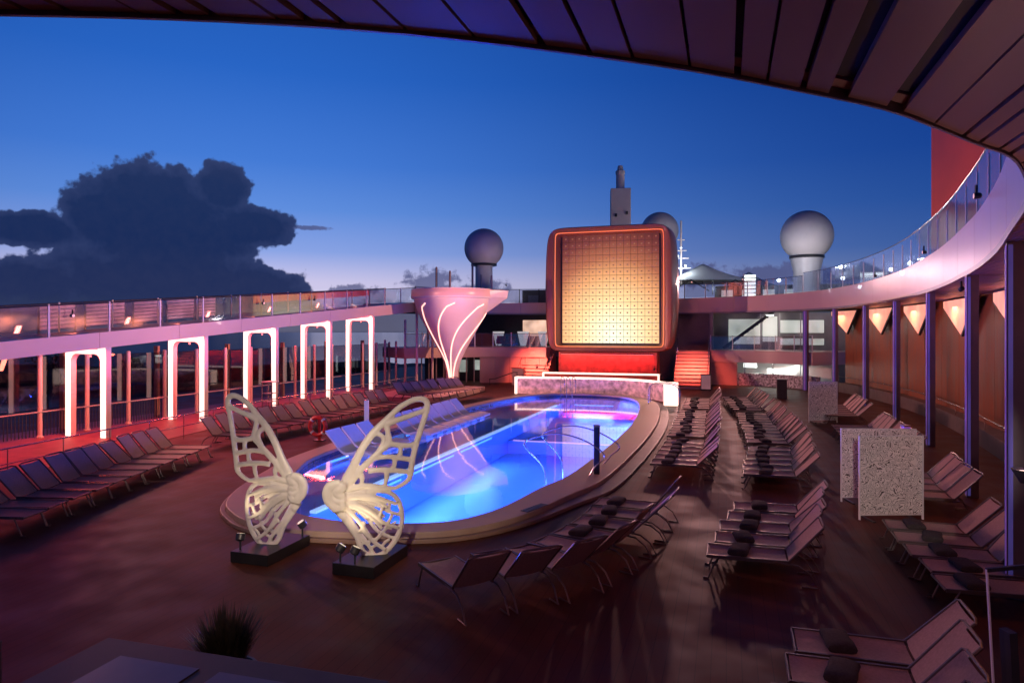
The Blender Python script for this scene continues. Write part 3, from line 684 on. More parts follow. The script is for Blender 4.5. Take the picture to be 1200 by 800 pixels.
# red strip lamps on the ramp's underside
for k in range(6):
    s = 14.5 + 5.12*k; zz = zr(s)-.62
    th = thing('red_strip_lamp', 'red strip lamp under the port ramp, %s from the cup fountain' % ORD[5-k], 'lamp', W(s, TL-.55, zz), None, 'red lamps under the port ramp')
    MB().box(-.05, .05, -1.1, 1.1, .0, .05).build('housing', CHAR, th); MB().box(-.03, .03, -1.05, 1.05, -.02, -.002).build('tube', REDS, th)
    lamp('AREA', (0, 0, -.04), (1, .07, .06), 210, th, (.3, 0, -4), 'glow', shape='RECTANGLE', size=.2, size_y=2.0)
    lamp('AREA', (-.25, 0, .0), (1, .20, .12), 55, th, (-2.6, 0, -1.2), 'pole_wash', shape='RECTANGLE', size=.2, size_y=2.0)
# slats whose glow stands for pink glass reflections, and red light bar on the outboard edge of the ramp
def reflection_slats(s0, s1, label):
    th = thing('reflection_panel', label, 'reflection panel', W(s0, TL-2.95, zr(s0)), None, 'stand-ins for pink reflections on the port ramp')
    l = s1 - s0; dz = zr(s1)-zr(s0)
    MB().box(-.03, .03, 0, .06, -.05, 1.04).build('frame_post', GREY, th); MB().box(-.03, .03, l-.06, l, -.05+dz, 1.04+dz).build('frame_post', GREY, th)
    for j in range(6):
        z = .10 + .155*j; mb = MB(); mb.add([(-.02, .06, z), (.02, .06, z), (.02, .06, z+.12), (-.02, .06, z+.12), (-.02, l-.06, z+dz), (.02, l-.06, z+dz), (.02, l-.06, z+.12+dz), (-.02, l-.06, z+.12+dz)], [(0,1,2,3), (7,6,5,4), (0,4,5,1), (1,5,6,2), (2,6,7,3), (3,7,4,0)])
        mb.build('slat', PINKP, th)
for a, b in ((19.6, 21.2), (21.6, 23.6), (24.0, 25.7), (25.9, 27.7), (27.9, 29.2)): reflection_slats(a, b, 'glowing stand-in for pink reflections on the port ramp, %s from the red light bar' % ORD[[29.2, 27.7, 25.7, 23.6, 21.2].index(b)])
for a, b in ((32.2, 37.0), (37.1, 45.0)):
    th = thing('red_light_bar', 'long red light bar on the outboard side of the port ramp' if a < 35 else 'longer red light bar nearer the cup fountain on the port ramp', 'light bar', W(a, TL-2.9, 0), None)
    mb = MB(); mb.add([(-.1, 0, zr(a)+.6), (.1, 0, zr(a)+.6), (.1, 0, zr(a)+1.05), (-.1, 0, zr(a)+1.05), (-.1, b-a, zr(b)+.62), (.1, b-a, zr(b)+.62), (.1, b-a, zr(b)+1.0), (-.1, b-a, zr(b)+1.0)], [(0,1,2,3), (7,6,5,4), (0,4,5,1), (1,5,6,2), (2,6,7,3), (3,7,4,0)])
    mb.build('diffuser', REDL, th)
    MB().slab((-.14, 0, zr(a)+1.08), (-.14, b-a, zr(b)+1.03), .14, .04).build('cap', GREY, th)

# ------------------------------------------------------------------ LED screen in its rounded box
TC = -8.3; SS = 50.0
scr = thing('screen_tower', 'rounded red box tower framing a glowing grid LED screen behind the pool', 'screen', W(SS, TC))
def outline(hw, hh, zc, n=24, k=7.0, bulge=.0):
    pts = []
    for i in range(4*n):
        a = 2*math.pi*i/(4*n); a += -.24*math.sin(4*a)*min(1, k/13)*.95; cx_ = math.copysign(abs(math.cos(a))**(2/k), math.cos(a)); cz_ = math.copysign(abs(math.sin(a))**(2/k), math.sin(a))
        pts.append((hw*cx_*(1 + bulge*(1-cz_*cz_)), zc + hh*cz_))
    return pts
BOXM = mat('screen box shell', (.30, .115, .08), .35, 0, .08, .8)
def loft(rings, name, m, parent, cap0=False, cap1=False):
    mb = MB(); n = len(rings[0][1])
    vs = [(x, y, z) for (y, r) in rings for (x, z) in r]; fs = []
    for i in range(len(rings)-1):
        for j in range(n): fs.append((i*n+j, i*n+(j+1)%n, (i+1)*n+(j+1)%n, (i+1)*n+j))
    if cap0: fs.append(tuple(reversed(range(n))))
    if cap1: fs.append(tuple((len(rings)-1)*n+j for j in range(n)))
    return mb.add(vs, fs).build(name, m, parent, True)
zc = 7.15
shell = loft([(1.15, outline(3.72, 4.10, zc, k=40)), (.05, outline(4.05, 4.30, zc, k=34, bulge=.012)), (-.02, outline(4.12, 4.36, zc, k=28, bulge=.02)), (-.05, outline(4.42, 4.58, zc, k=13, bulge=.04)), (0.1, outline(4.52, 4.66, zc, k=11, bulge=.05)), (1.6, outline(4.72, 4.68, zc, k=10, bulge=.06)), (3.4, outline(4.45, 4.5, zc, k=10, bulge=.05))], 'shell', BOXM, scr, False, True)
loft([(.16, outline(4.045, 4.28, zc, k=34, bulge=.008)), (.24, outline(4.02, 4.265, zc, k=34, bulge=.008)), (.24, outline(3.97, 4.235, zc, k=34, bulge=.008)), (.16, outline(3.99, 4.25, zc, k=34, bulge=.008)), (.16, outline(4.045, 4.28, zc, k=34, bulge=.008))], 'frame_light', ORL, scr)
MB().box(-3.95, 3.95, 1.0, 1.12, zc-4.2, zc+4.2).build('back_board', CHAR, scr)
tw = 7.28/14; th_ = 8.16/16
bmb = MB(); bmb.box(-tw/2+.014, tw/2-.014, -.05, 0, -th_/2+.014, th_/2-.014); TM = bmb.mesh('led_tile'); TM.materials.append(LED)
tm2 = MB().box(-.06, .06, -.056, -.052, -.05, .05).mesh('led_spot'); tm2.materials.append(mat('led dark square', (.25, .18, .12), .4, 0, .2, 4, emit=(.5, .2, .07), es=.30))
for i in range(14):
    for j in range(16):
        o = inst('led_tile', TM, scr, (-3.64+tw*(i+.5), .99, zc-4.02+th_*(j+.5)))
        inst('led_spot', tm2, o, (.02, 0, -.01))
# base under the box: red wall, lit counter
MB().box(-3.6, 3.6, -.4, 1.6, .004, 2.5).build('base', REDW, scr)
base_l = thing('red_wash_lamp', 'red strip lamp under the screen box washing the bar wall', 'lamp', W(SS-.7, TC, 2.35))
MB().box(-3.4, 3.4, -.05, .05, 0, .06).build('housing', CHAR, base_l); MB().box(-3.35, 3.35, -.03, .03, -.02, -.002).build('tube', REDS, base_l)
lamp('AREA', (0, -.05, -.05), (1, .07, .05), 160, base_l, (0, .5, -2.0), 'glow', shape='RECTANGLE', size=6.4, size_y=.2)
bar = thing('bar_counter', 'bar counter edged in warm light below the LED screen', 'counter', W(SS-3.3, TC))
MB().box(-4.0, 4.0, 0, 1.1, .004, 1.05).build('front', REDW, bar); MB().box(-4.05, 4.05, -.08, 1.15, 1.054, 1.13).build('top', WHITE, bar)
mb = MB(); mb.box(-4.05, 4.05, -.13, -.085, 1.06, 1.17); mb.box(-4.05, -3.93, -.13, -.085, .02, 1.055); mb.box(3.93, 4.05, -.13, -.085, .02, 1.055); mb.build('edge_light', WARML, bar)
# parapet behind the pool, floral front, turning the corner at starboard
par = thing('pool_parapet', 'curved parapet with floral front and glowing white top at the pool end', 'parapet')
pc = crom([(-12.9, 42.3), (-9, 42.8), (-6.4, 42.6), (-4.6, 41.6), (-3.35, 39.9), (-3.0, 38.6)], 8); po = offset(pc, -.35)
MB().ribbon(pc, po, .004, 1.0).build('front', FLORAL, par, True)
MB().ribbon(offset(pc, .04), offset(pc, -.39), 1.004, 1.10).build('top_light', WARML, par, True)
MB().box(-13.06, -12.905, 42.24, 42.72, .004, 1.10).build('end_light', WARML, par)
mb = MB(); mb.box(-3.24, -2.5, 37.95, 38.55, .004, 1.25); mb.build('end_pillar', WARML, par)
def hoop(name, label, pts, r=.022, m=None):
    th = thing(name, label, 'handrail', pts[0][0], 0)
    for P in pts:
        MB().tube([Vector(q)-Vector(pts[0][0]) for q in crom(P, 6)], r, 8).build('rail', m or STEEL, th, True)
hoop('pool_handrail', 'steel handrails beside the lit end of the pool parapet', [[W(37.4, -3.9, .2), W(37.4, -3.9, .95), W(37.1, -3.6, 1.3), W(36.8, -2.6, 1.3), W(36.8, -2.3, .95), W(36.8, -2.3, .0)], [W(36.6, -3.9, .2), W(36.6, -3.9, .95), W(36.3, -3.6, 1.3), W(36.0, -2.6, 1.3), W(36.0, -2.3, .95), W(36.0, -2.3, .0)]])
hoop('pool_handrail', 'large curved steel handrails over the starboard pool edge', [
    [W(18.0, -4.7, -.3), W(18.0, -4.75, .35), W(18.05, -5.3, .95), W(18.1, -4.9, 1.2), W(18.15, -4.3, 1.28), W(18.2, -3.6, 1.1), W(18.2, -3.1, .75), W(18.2, -3.35, .45), W(18.2, -3.5, .2)],
    [W(19.6, -4.6, -.3), W(19.6, -4.65, .35), W(19.65, -5.2, .95), W(19.7, -4.8, 1.2), W(19.75, -4.2, 1.28), W(19.8, -3.5, 1.1), W(19.8, -2.95, .75), W(19.8, -3.2, .45), W(19.8, -3.4, .2)]])
hoop('pool_ladder', 'steel ladder rails at the far end of the pool', [[W(40.6, -9.6+.35*k, -.2), W(40.6, -9.6+.35*k, 1.0), W(40.9, -9.6+.35*k, 1.25), W(41.6, -9.6+.35*k, 1.0), W(41.6, -9.6+.35*k, .2)] for k in range(3)])
pst = thing('shower_post', 'dark slim shower post standing on the starboard pool coping', 'post', W(18.4, -3.35, .2))
MB().box(-.075, .075, -.06, .06, 0, 1.28).build('shaft', CHAR, pst, bevel=.01); MB().box(-.085, .085, -.07, .07, 1.282, 1.34).build('cap', STEEL, pst, bevel=.01)

# stairs either side of the screen
def stair(name, label, t0, t1, s0, n=11, rise=.235, run=.36):
    th = thing(name, label, 'stairs', W(s0, t0))
    w_ = t1 - t0
    me = MB().box(0, w_, 0, run-.004, 0, rise-.004).mesh('step'); me.materials.append(SALMON)
    ns = MB().box(0, w_, -.035, .03, rise-.06, rise+.012).mesh('nosing'); ns.materials.append(CHAR)
    for k in range(n):
        o = MB().box(0, w_, run*k, run*n, rise*k+.004, rise*(k+1)).build('step', SALMON, th); inst('nosing', ns, th, (0, run*k+.02, rise*k))
    for x in (.06, w_-.06):
        MB().tube([(x, 0, .9), (x, run*n, .9+rise*n)], .022, 8).build('handrail', STEEL, th, True)
        for k in range(0, n, 3): MB().tube([(x, run*(k+.5), rise*(k+1)), (x, run*(k+.5), .9+rise*(k+.5))], .014, 6).build('baluster', STEEL, th)
    l = lamp('AREA', (w_/2, -.8, 2.9), (1, .13, .08), 190, th, (w_/2, 2, .8), 'glow', shape='RECTANGLE', size=1.2, size_y=.3, spread=R(75))
    return th
stair('stairs', 'red lit stairs to starboard of the screen', -3.55, -1.15, 49.2)
stair('stairs', 'red lit stairs to port of the screen', -15.2, -12.95, 49.2)

# ------------------------------------------------------------------ mezzanine each side
def mezz(label, c, under, z0, z1, deep):
    th = thing('mezzanine', label, 'mezzanine'); cc = crom(c, 6)
    MB().ribbon(cc, offset(cc, deep), z0, z1).build('slab', under, th, True); return th, cc
mz, mc = mezz('pale pink curved mezzanine deck to starboard of the screen', [(5.6, 50.3), (3.6, 52.4), (1.2, 53.4), (-1.1, 53.5)], FASC, 1.72, 2.6, 4.5)
balustrade('mezzanine_rail', 'glass rail on the starboard mezzanine', [(p.x + .0, p.y+.1, 2.6) for p in mc], 1.6, h=1.05)
mz2, mc2 = mezz('salmon curved mezzanine balcony to port beside the cup fountain', [(-13.2, 50.9), (-15.5, 51.0), (-18.2, 49.9), (-20.6, 48.0), (-22.6, 45.6)][::-1], SALMON, 2.02, 2.8, -4.0)
balustrade('mezzanine_rail', 'pink posted glass rail on the port balcony', [(p.x, p.y+.08, 2.8) for p in mc2], 1.5, h=1.05)
sw = thing('salmon_wall', 'salmon pink curved wall beside the port stairs', 'wall')
cc = [p for p in mc2 if p.x > -18.3]; LC = arclen(cc); d0 = 0
while d0 < LC[-1]-.1:
    d1 = min(LC[-1], d0+1.15); q = [sample(cc, LC, d0+.006+(d1-d0-.012)*i/3)[0] for i in range(4)]; q = offset(q, -.25)
    MB().ribbon(q, offset(q, -.2), .004, 2.0).build('panel', SALMON, sw, True); d0 = d1
th = thing('steps_rail', 'dark low hand rail against the salmon wall', 'handrail', W(48.2, -16.9))
MB().tube([(0,0,.45), (.5,.0,.5), (1.9,.1,1.0), (2.2,.1,1.0)], .03, 8).build('rail', CHAR, th, True); MB().tube([(.05,0,0), (.05,0,.45)], .025, 6).build('post', CHAR, th); MB().tube([(2.15,.1,0), (2.15,.1,1)], .025, 6).build('post', CHAR, th)
th = thing('cabinet', 'low salmon cabinet against the port salmon wall', 'cabinet', W(48.9, -14.9)); MB().box(-.45, .45, 0, .5, .004, 1.25).build('body', SALMON, th, bevel=.02); MB().box(-.48, .48, -.02, .52, 1.254, 1.3).build('lid', REDW, th)
# room under the starboard mezzanine
rm = thing('mezzanine_room', 'white walled room with lit ceiling and mosaic counter under the starboard mezzanine', 'room')
q = offset(mc, 1.9); MB().ribbon(q, offset(q, .15), .004, 1.72).build('back_wall', WHITE, rm, True); lamp('AREA', (3.5, 53.6, 1.6), (.9, 1, .92), 60, rm, (3.5, 53.3, 0), 'room_glow', shape='RECTANGLE', size=3, size_y=.4)
MB().ribbon(offset(mc, .35), offset(mc, .75), .004, .92).build('mosaic_counter', MOSAIC, rm, True)
qs = [p for p in offset(mc, .12) if p.x < 1.2]; MB().ribbon(qs, offset(qs, .15), .004, 1.7).build('pier', SALMON, rm, True)
for (a, b, s_, z_) in ((1.25, 2.2, 53.9, 1.55), (2.9, 4.9, 53.6, 1.18)): MB().box(a, b, s_, s_+.12, z_-.22, z_+.1).build('ceiling_light', COOL, rm)
for x in (1.3, 3.2, 5.0): MB().box(x-.03, x+.03, 52.0, 52.06, .93, 1.71).build('mullion', STEEL, rm)
# lounge on the mezzanine, glazed wall, inner stair
lw = thing('lounge_wall', 'grey lounge wall with dim lit windows behind the starboard mezzanine', 'wall')
MB().box(-12.55, 15.0, 58.2, 58.45, .004, 5.5).build('wall', CONC, lw); lamp('POINT', (3.2, 55.8, 5.0), (1, .86, .78), 160, lw, None, 'lounge_fill', shadow_soft_size=.3); MB().lathe([(.3, 5.2), (.3, 5.3)], 20, (3.2, 55.8)).build('fill_disc', COOL, lw); MB().box(-1.2, -.95, 54.8, 58.15, 2.61, 5.45).build('partition', CONC, lw)  # ceiling disc and its point lamp are added to brighten the lounge
for x, w_, z0, z1 in ((.2, 2.4, 3.0, 5.0), (2.8, 1.1, 3.2, 5.2), (4.1, 3.2, 3.9, 4.9), (4.1, 3.2, 2.95, 3.45)): MB().box(x, x+w_, 58.1, 58.19, z0, z1).build('window', COOLD, lw)
for x in (2.6, 4.0, 5.5): MB().box(x-.04, x+.04, 56.9, 57.0, 2.61, 5.45).build('mullion', GREY, lw)
ist = thing('inner_stairs', 'dark open stair rising inside the starboard lounge', 'stairs', W(56.2, -.2, 2.6))
for k in range(10): inst('tread', ist.children[0].data, ist, (.36*k, 0, .28*k)) if k else MB().box(0, .42, -.5, .5, .2, .26).build('tread', CHAR, ist)
for y_ in (-.54, .54): MB().slab((0, y_, .1), (3.8, y_, 3.05), .06, .22).build('stringer', CHAR, ist)
pw = thing('lounge_wall', 'dark lounge wall with warm windows behind the port balcony', 'wall')
MB().box(-24, -12.6, 58.2, 58.45, .004, 5.5).build('wall', CHAR, pw)
for x, w_, m_ in ((-17.2, 2.2, m_emit('warm window', (1, .62, .45), .75, .4, 1)), (-14.8, 1.6, m_emit('warm window', (1, .62, .45), .75))): MB().box(x, x+w_, 58.1, 58.19, 3.6, 5.0).build('window', m_, pw)
for t_ in (-18.6, -16.4, -14.6):
    th = thing('white_planter', 'tapered glowing white planter, %s from the cup fountain on the port balcony' % ORD[[-18.6, -16.4, -14.6].index(t_)], 'planter', W(55.5, t_, 2.8), None, 'white planters on the port balcony')
    MB().lathe([(.22, 0), (.26, .1), (.5, 1.2), (.46, 1.2), (.40, 1.0)], 20).build('pot', m_emit('lit planter', (.95, .9, .9), .45), th, True)
for t_, rz in ((-17.6, .3), (-16.9, -.4)):
    th = thing('red_armchair', 'red lounge armchair on the port balcony, %s from the cup fountain' % ORD[0 if rz > 0 else 1], 'armchair', W(53.2, t_, 2.8), -TH+rz, 'red armchairs on the port balcony')
    MB().box(-.32, .32, -.32, .32, .18, .42).build('seat', REDW, th, bevel=.04); MB().box(-.36, .36, .26, .38, .3, .85).build('backrest', REDW, th, bevel=.04)
    for x in (-.36, .36): MB().box(x-.05, x+.05, -.3, .26, .2, .6).build('armrest', REDW, th, bevel=.03)
    for x in (-.28, .28):
        for y in (-.26, .26): MB().box(x-.02, x+.02, y-.02, y+.02, .004, .18).build('leg', CHAR, th)
lobby = thing('glazed_lobby', 'dim green glazed lobby below the port balcony', 'lobby')
MB().box(-24, -17.9, 52.2, 52.4, .004, 2.0).build('back_wall', CHAR, lobby)
for k, x in enumerate((-19.6, -21.4)): MB().box(x, x+1.2, 52.05, 52.19, .9-.2*k, 1.7).build('window', COOLD, lobby)
for k in range(9): MB().box(-23.6+.65*k, -23.52+.65*k, 50.6, 50.68, .004, 2.0).build('mullion', SALMON, lobby)
MB().box(-18.3, -17.8, 51.0, 51.1, .6, 1.95).build('window', COOL, lobby)

# ------------------------------------------------------------------ cup fountain (martini-glass shape)
cup = thing('cup_fountain', 'giant white cup sculpture with curling pink light lines', 'sculpture', (-4.25, 48.5, 0), 0)
prof = [(.55, .004), (.46, .5), (.45, 1.2), (.60, 1.9), (.98, 2.7), (1.42, 3.5), (1.86, 4.3), (2.24, 5.0), (2.52, 5.6), (2.68, 6.15), (2.70, 6.3), (2.86, 6.32), (2.90, 6.4), (2.86, 6.98), (2.74, 7.0), (2.68, 6.8), (1.0, 6.6)]
CUPM = mat('cup shell', (.84, .74, .68), .35, 0, .04, 1, coat=.2)
MB().lathe(prof, 64).build('bowl', CUPM, cup, True)
MB().lathe([(2.885, 6.42), (2.90, 6.45), (2.87, 6.92), (2.845, 6.96)], 64).build('rim_band', mat('cup rim', (.72, .50, .46), .3, 0, .04, 1, emit=(1, .25, .2), es=.12), cup, True)
def prof_r(z):
    for (r0, z0), (r1, z1) in zip(prof, prof[1:]):
        if z0 <= z <= z1: return r0 + (r1-r0)*(z-z0)/(z1-z0)
    return 2.6
for (a0, a1, a2, top) in ((-136, -168, -100, 5.95), (-88, -152, -96, 5.95), (-36, -108, -92, 5.9), (8, -52, -84, 5.6), (60, 20, 40, 5.8), (120, 80, 95, 5.8)):
    pts = []
    for k in range(25):
        u = k/24; z = top*(1-u) + .3*u; a = a0*(1-u)**2 + 2*a1*u*(1-u) + a2*u*u
        if k == 0: a += 7
        r = prof_r(z) + .015; pts.append((r*math.cos(R(a)), r*math.sin(R(a)), z))
    MB().tube(pts, .042, 8).build('light_line', LINE, cup, True)
mb = MB(); mb.add([(1.9, -1.4, 6.42), (3.9, -.2, 6.42), (3.9, .8, 6.42), (1.9, 1.5, 6.42), (1.9, -1.4, 6.9), (4.0, -.25, 6.9), (4.0, .85, 6.9), (1.9, 1.5, 6.9)], [(0,3,2,1), (4,5,6,7), (0,1,5,4), (1,2,6,5), (2,3,7,6), (3,0,4,7)]); mb.add([(2.3, -1.0, 6.415), (3.9, -.2, 6.415), (3.9, .8, 6.415), (2.3, 1.1, 6.415), (2.25, 0, 5.2)], [(0,1,4), (1,2,4), (2,3,4), (3,0,4), (0,3,2,1)])
mb.build('spout', CUPM, cup)
def pole(name, label, x, y, z0, z1, r, m, group=None):
    o = MB().lathe([(r*1.3, z0), (r, z0+.15), (r, z1-.1), (r*.6, z1)], 12).build(name, m, None, True); o.location = (x, y, 0); return tag(o, label, 'pole', group)
for x, y, a, b in ((-6.9, 49.5, 0, 6.0), (-5.9, 50.6, 0, 5.2), (-6.4, 52, 2.0, 5.9), (-7.9, 50.5, 0, 4.9), (-8.7, 51.2, 0, 3.3), (-9.6, 51.6, 0, 3.4)): pole('balcony_pole', 'pink lit thin pole by the cup fountain, %s from its stem' % ORD[[-6.9, -5.9, -6.4, -7.9, -8.7, -9.6].index(x)], x, y, a, b, .09, POLEM, 'poles by the cup fountain')
for x, y, b in ((-6.2, 56, 9.3), (-5.0, 55, 8.9), (-3.3, 57, 9.6), (-2.6, 57.5, 8.8), (-1.7, 57, 8.7)): pole('rim_mast', 'thin upright mast behind the cup fountain rim, %s from the dark radome' % ORD[[-1.7, -2.6, -3.3, -5.0, -6.2].index(x)], x, y, 6.3, b, .09, (GREY, POLEM)[int(b*10) % 2], 'masts behind the cup fountain')

# ------------------------------------------------------------------ radomes, mast, tower, tents, funnel behind the gallery
def radome(label, x, y, z, r, base, prof=None):
    th = thing('radome', label, 'radome', (x, y, base), 0)
    pts = [(r*.62, z-base-r*.80)] + [(r*math.cos(R(a)), z-base + r*math.sin(R(a))) for a in range(-50, 91, 7)][:-1] + [(.02, z-base+r)]
    MB().lathe(pts, 40).build('dome', RADOME, th, True)
    MB().lathe([(r*.66, z-base-r*.90), (r*.66, z-base-r*.80)], 32).build('collar', CHAR, th, True)
    mb = MB(); mb.lathe([(r*.5, 0), (r*.5, (z-base)*.45), (r*.62, z-base-r*.91)] if prof is None else prof, 28); mb.build('pedestal', mat('pedestal paint', (.62, .62, .64), .4, 0, .05, 2), th, True)
radome('dark grey radome on a white drum above the cup fountain', -2.55, 62, 11.55, 1.78, 6.6, [(.78, 0), (.78, 3.35)])
radome('grey radome half hidden behind the LED screen box', 14.7, 68, 14.0, 1.85, 8.5)
radome('large pale radome on a flared pedestal beyond the starboard gallery', 25.9, 60, 12.4, 2.2, 6.7)
tw_ = thing('vent_tower', 'square grey vent tower with narrow stack above the screen', 'tower', (10.15, 64, 6.5), -.1)
MB().box(-.92, .92, -.9, .9, 0, 10.75).build('shaft', mat('tower paint', (.72, .62, .60), .5, 0, .06, 1), tw_, bevel=.04); MB().lathe([(.40, 10.754), (.40, 12.2), (.44, 12.22), (.44, 12.5), (.3, 12.6), (.22, 13.0)], 16).build('stack', MATS['tower paint'], tw_, True)
for x, z in ((-.45, 8.1), (.55, 8.3)): MB().box(x-.1, x+.1, -1.02, -.905, z, z+.28).build('floodlight', CHAR, tw_)
ms = thing('signal_mast', 'white lit lattice signal mast behind the radome and screen', 'mast', (15.6, 63, 8.2), 0)
MB().tube([(0,0,0), (0,0,6.0)], .09, 8).build('pole', WHITE, ms)
for z, w_ in ((1.6, .9), (2.5, .7), (3.2, .5), (4.2, .35)): MB().box(-w_, w_, -.05, .05, z, z+.08).build('yard', WHITE, ms)
for x, z in ((-.5, 1.75), (.4, 1.75), (-.3, 2.65), (.6, 1.0), (0, 3.4)): MB().lathe([(.05, z), (.13, z+.1), (.05, z+.2)], 10, (x, 0)).build('lamp', COOL, ms)
lamp('POINT', (0, -.6, 1.6), (.85, .95, 1), 120, ms, None, 'glow', shadow_soft_size=.15)
def tent(x, y, z, w_, h, label):
    th = thing('tensile_tent', label, 'tent', (x, y, z), 0); mb = MB(); n = 12; rings = 6
    vs = []; 
    for i in range(rings+1):
        u = i/rings
        for j in range(4*n):
            a = 2*math.pi*j/(4*n); k = 1/max(abs(math.cos(a)), abs(math.sin(a))); rr_ = w_*(.03 + .97*u)*(k*u + (1-u)); vs.append((rr_*math.cos(a), rr_*.8*math.sin(a), h*(1-u)**1.25 + .9))
    m_ = 4*n; mb.add(vs, [(i*m_+j, i*m_+(j+1)%m_, (i+1)*m_+(j+1)%m_, (i+1)*m_+j) for i in range(rings) for j in range(m_)] + [tuple(range(m_))])
    mb.build('canopy', TENT, th, True)
    for x_ in (-w_*.95, 0, w_*.95): MB().tube([(x_, -w_*.78, -.4), (x_, -w_*.78, .95)], .05, 6).build('post', CHAR, th)
    for x_ in (-w_*.5, w_*.5): MB().tube([(x_-w_*.42, -w_*.80, -.1), (x_, -w_*.80, .9), (x_+w_*.42, -w_*.80, -.1)], .05, 6).build('brace', CHAR, th)
    lamp('POINT', (0, -w_*.9, .1), (.85, .95, 1), 70, th, None, 'glow', shadow_soft_size=.2)
tent(17.9, 64, 7.7, 4.0, 1.7, 'white tensile tent roof behind the starboard gallery rail')
tent(23.6, 68, 7.4, 2.7, 1.6, 'lower white tensile tent roof beside the radome')
tent(12.4, 70, 7.8, 2.0, 1.2, 'small white tent roof hidden behind the screen edge')
th = thing('lit_louvre_tower', 'bright white slatted light tower on the starboard gallery', 'light tower', (18.9, 54.2, 6.7), -TH)
MB().box(-.5, -.42, -.2, .2, 0, 1.9).build('frame', WHITE, th); 
for k in range(6): MB().box(-.41, .42, -.18, .18, .15+.29*k, .34+.29*k).build('slat', COOL, th)
for x, y, z in ((21.7, 55.5, 8.0), (25.2, 52.0, 7.9), (27.2, 49.0, 8.3), (24.2, 41.5, 8.0), (24.6, 38.2, 7.9), (21.5, 27.5, 8.1), (19.2, 22.5, 8.0)):  # the last ones listed are added to brighten the glass rail
    th = thing('deck_lamp', 'small white deck lamp on the starboard gallery, %s from the slatted light tower' % ORD[[21.7, 25.2, 27.2, 24.2, 24.6, 21.5, 19.2].index(x)], 'lamp', (x, y, 6.7), 0, 'white deck lamps on the starboard gallery')
    MB().tube([(0,0,0), (0,0,z-6.7)], .03, 6).build('stem', GREY, th); MB().lathe([(.03, z-6.7), (.15, z-6.62), (.15, z-6.5), (.03, z-6.4)], 14).build('globe', m_emit('deck globe', (.86, .94, 1), 4.0), th)
    lamp('POINT', (0, 0, z-6.2), (.85, .9, 1), 300, th, None, 'glow', shadow_soft_size=.15)
fn = thing('funnel', 'tall red funnel casing rising behind the starboard gallery', 'funnel', (31.8, 42.5, 6.7), -.15)
mb = MB(); mb.prism([(-3.6,-3), (3.5,-3), (4,3), (-4,3)], 0, 17); mb.build('casing', FUNNEL, fn); MB().box(-1.3, -1.22, -3.1, -3.004, 0, 17).build('seam', CHAR, fn)
lamp('AREA', (-2, -7, .3), (1, .75, .6), 800, fn, (-1, -3, 9), 'uplight', shape='RECTANGLE', size=2, size_y=.4)
MB().box(-3, -1, -7.3, -6.7, 0, .22).build('uplight_housing', CHAR, fn)
th = thing('gallery_cabin', 'dark low deck house behind the port gallery rail', 'deck house', W(64, -15, 6.3)); MB().box(-4, 4, 0, 3, 0, 1.7).build('body', CHAR, th)
for k in range(4): MB().box(-3.4+1.8*k, -2.4+1.8*k, -.04, -.005, .5, 1.2).build('window', GREY, th)
th = thing('gallery_cabin', 'dark low deck house behind the starboard tents', 'deck house', W(66, 5, 6.7)); MB().box(-6, 6, 0, 3, 0, 1.5).build('body', CHAR, th)
for k in range(6): MB().box(-5.4+1.8*k, -4.4+1.8*k, -.04, -.005, .5, 1.1).build('window', COOLD, th)

# ------------------------------------------------------------------ loungers
def make_lounger():
    t = thing('sun_lounger', 'x', 'sun lounger', (0, 0, 0), 0)
    def sling(p0, p1, sag, name):
        mb = MB(); n = 6; vs = []
        for i in range(n+1):
            u = i/n; x = p0[0] + (p1[0]-p0[0])*u; z = p0[1] + (p1[1]-p0[1])*u
            for j, y in enumerate((-.31, -.15, 0, .15, .31)):
                dz = -sag * (1 - (y/.3)**2); vs.append((x, y, z+dz))
        fs = [(i*5+j, i*5+j+1, (i+1)*5+j+1, (i+1)*5+j) for i in range(n) for j in range(4)]
        k = len(vs); vs2 = [(x, y, z-.014) for x, y, z in vs]
        fs += [tuple(k+q for q in reversed(f)) for f in fs]
        rim = [0,1,2,3,4] + [5*i+4 for i in range(1, n+1)] + [5*n+j for j in (3,2,1,0)] + [5*i for i in range(n-1, 0, -1)]
        fs += [(rim[i], rim[(i+1) % len(rim)], k+rim[(i+1) % len(rim)], k+rim[i]) for i in range(len(rim))]
        mb.add(vs + vs2, fs).build(name, SLING, t, True)
    sling((.03, .375), (1.24, .385), .022, 'seat'); sling((1.27, .40), (1.77, .965), .02, 'backrest')
    mb = MB()
    for y in (-.335, .315): mb.slab((0, y, .362), (1.28, y, .378), .03, .055)
    mb.tube([(0, -.335, .36), (0, .335, .36)], .017, 6); mb.build('seat_frame', FRAME, t, True)
    mb = MB()
    mb.tube([(1.26, -.335, .392), (1.775, -.335, .97), (1.79, -.26, .99), (1.79, .26, .99), (1.775, .335, .97), (1.26, .335, .392)], .018, 6); mb.build('back_frame', FRAME, t, True)
    for y in (-.345, .345):
        MB().tube([(.18, y, .37), (.12, y, .25), (.02, y, .012), (-.06, y, .012)], .016, 6).build('leg', FRAME, t, True)
        MB().tube([(1.05, y, .37), (1.40, y, .34), (1.58, y, .22), (1.70, y, .012), (1.45, y, .012)], .016, 6).build('leg', FRAME, t, True)
    return t
proto = make_lounger(); first = [True]
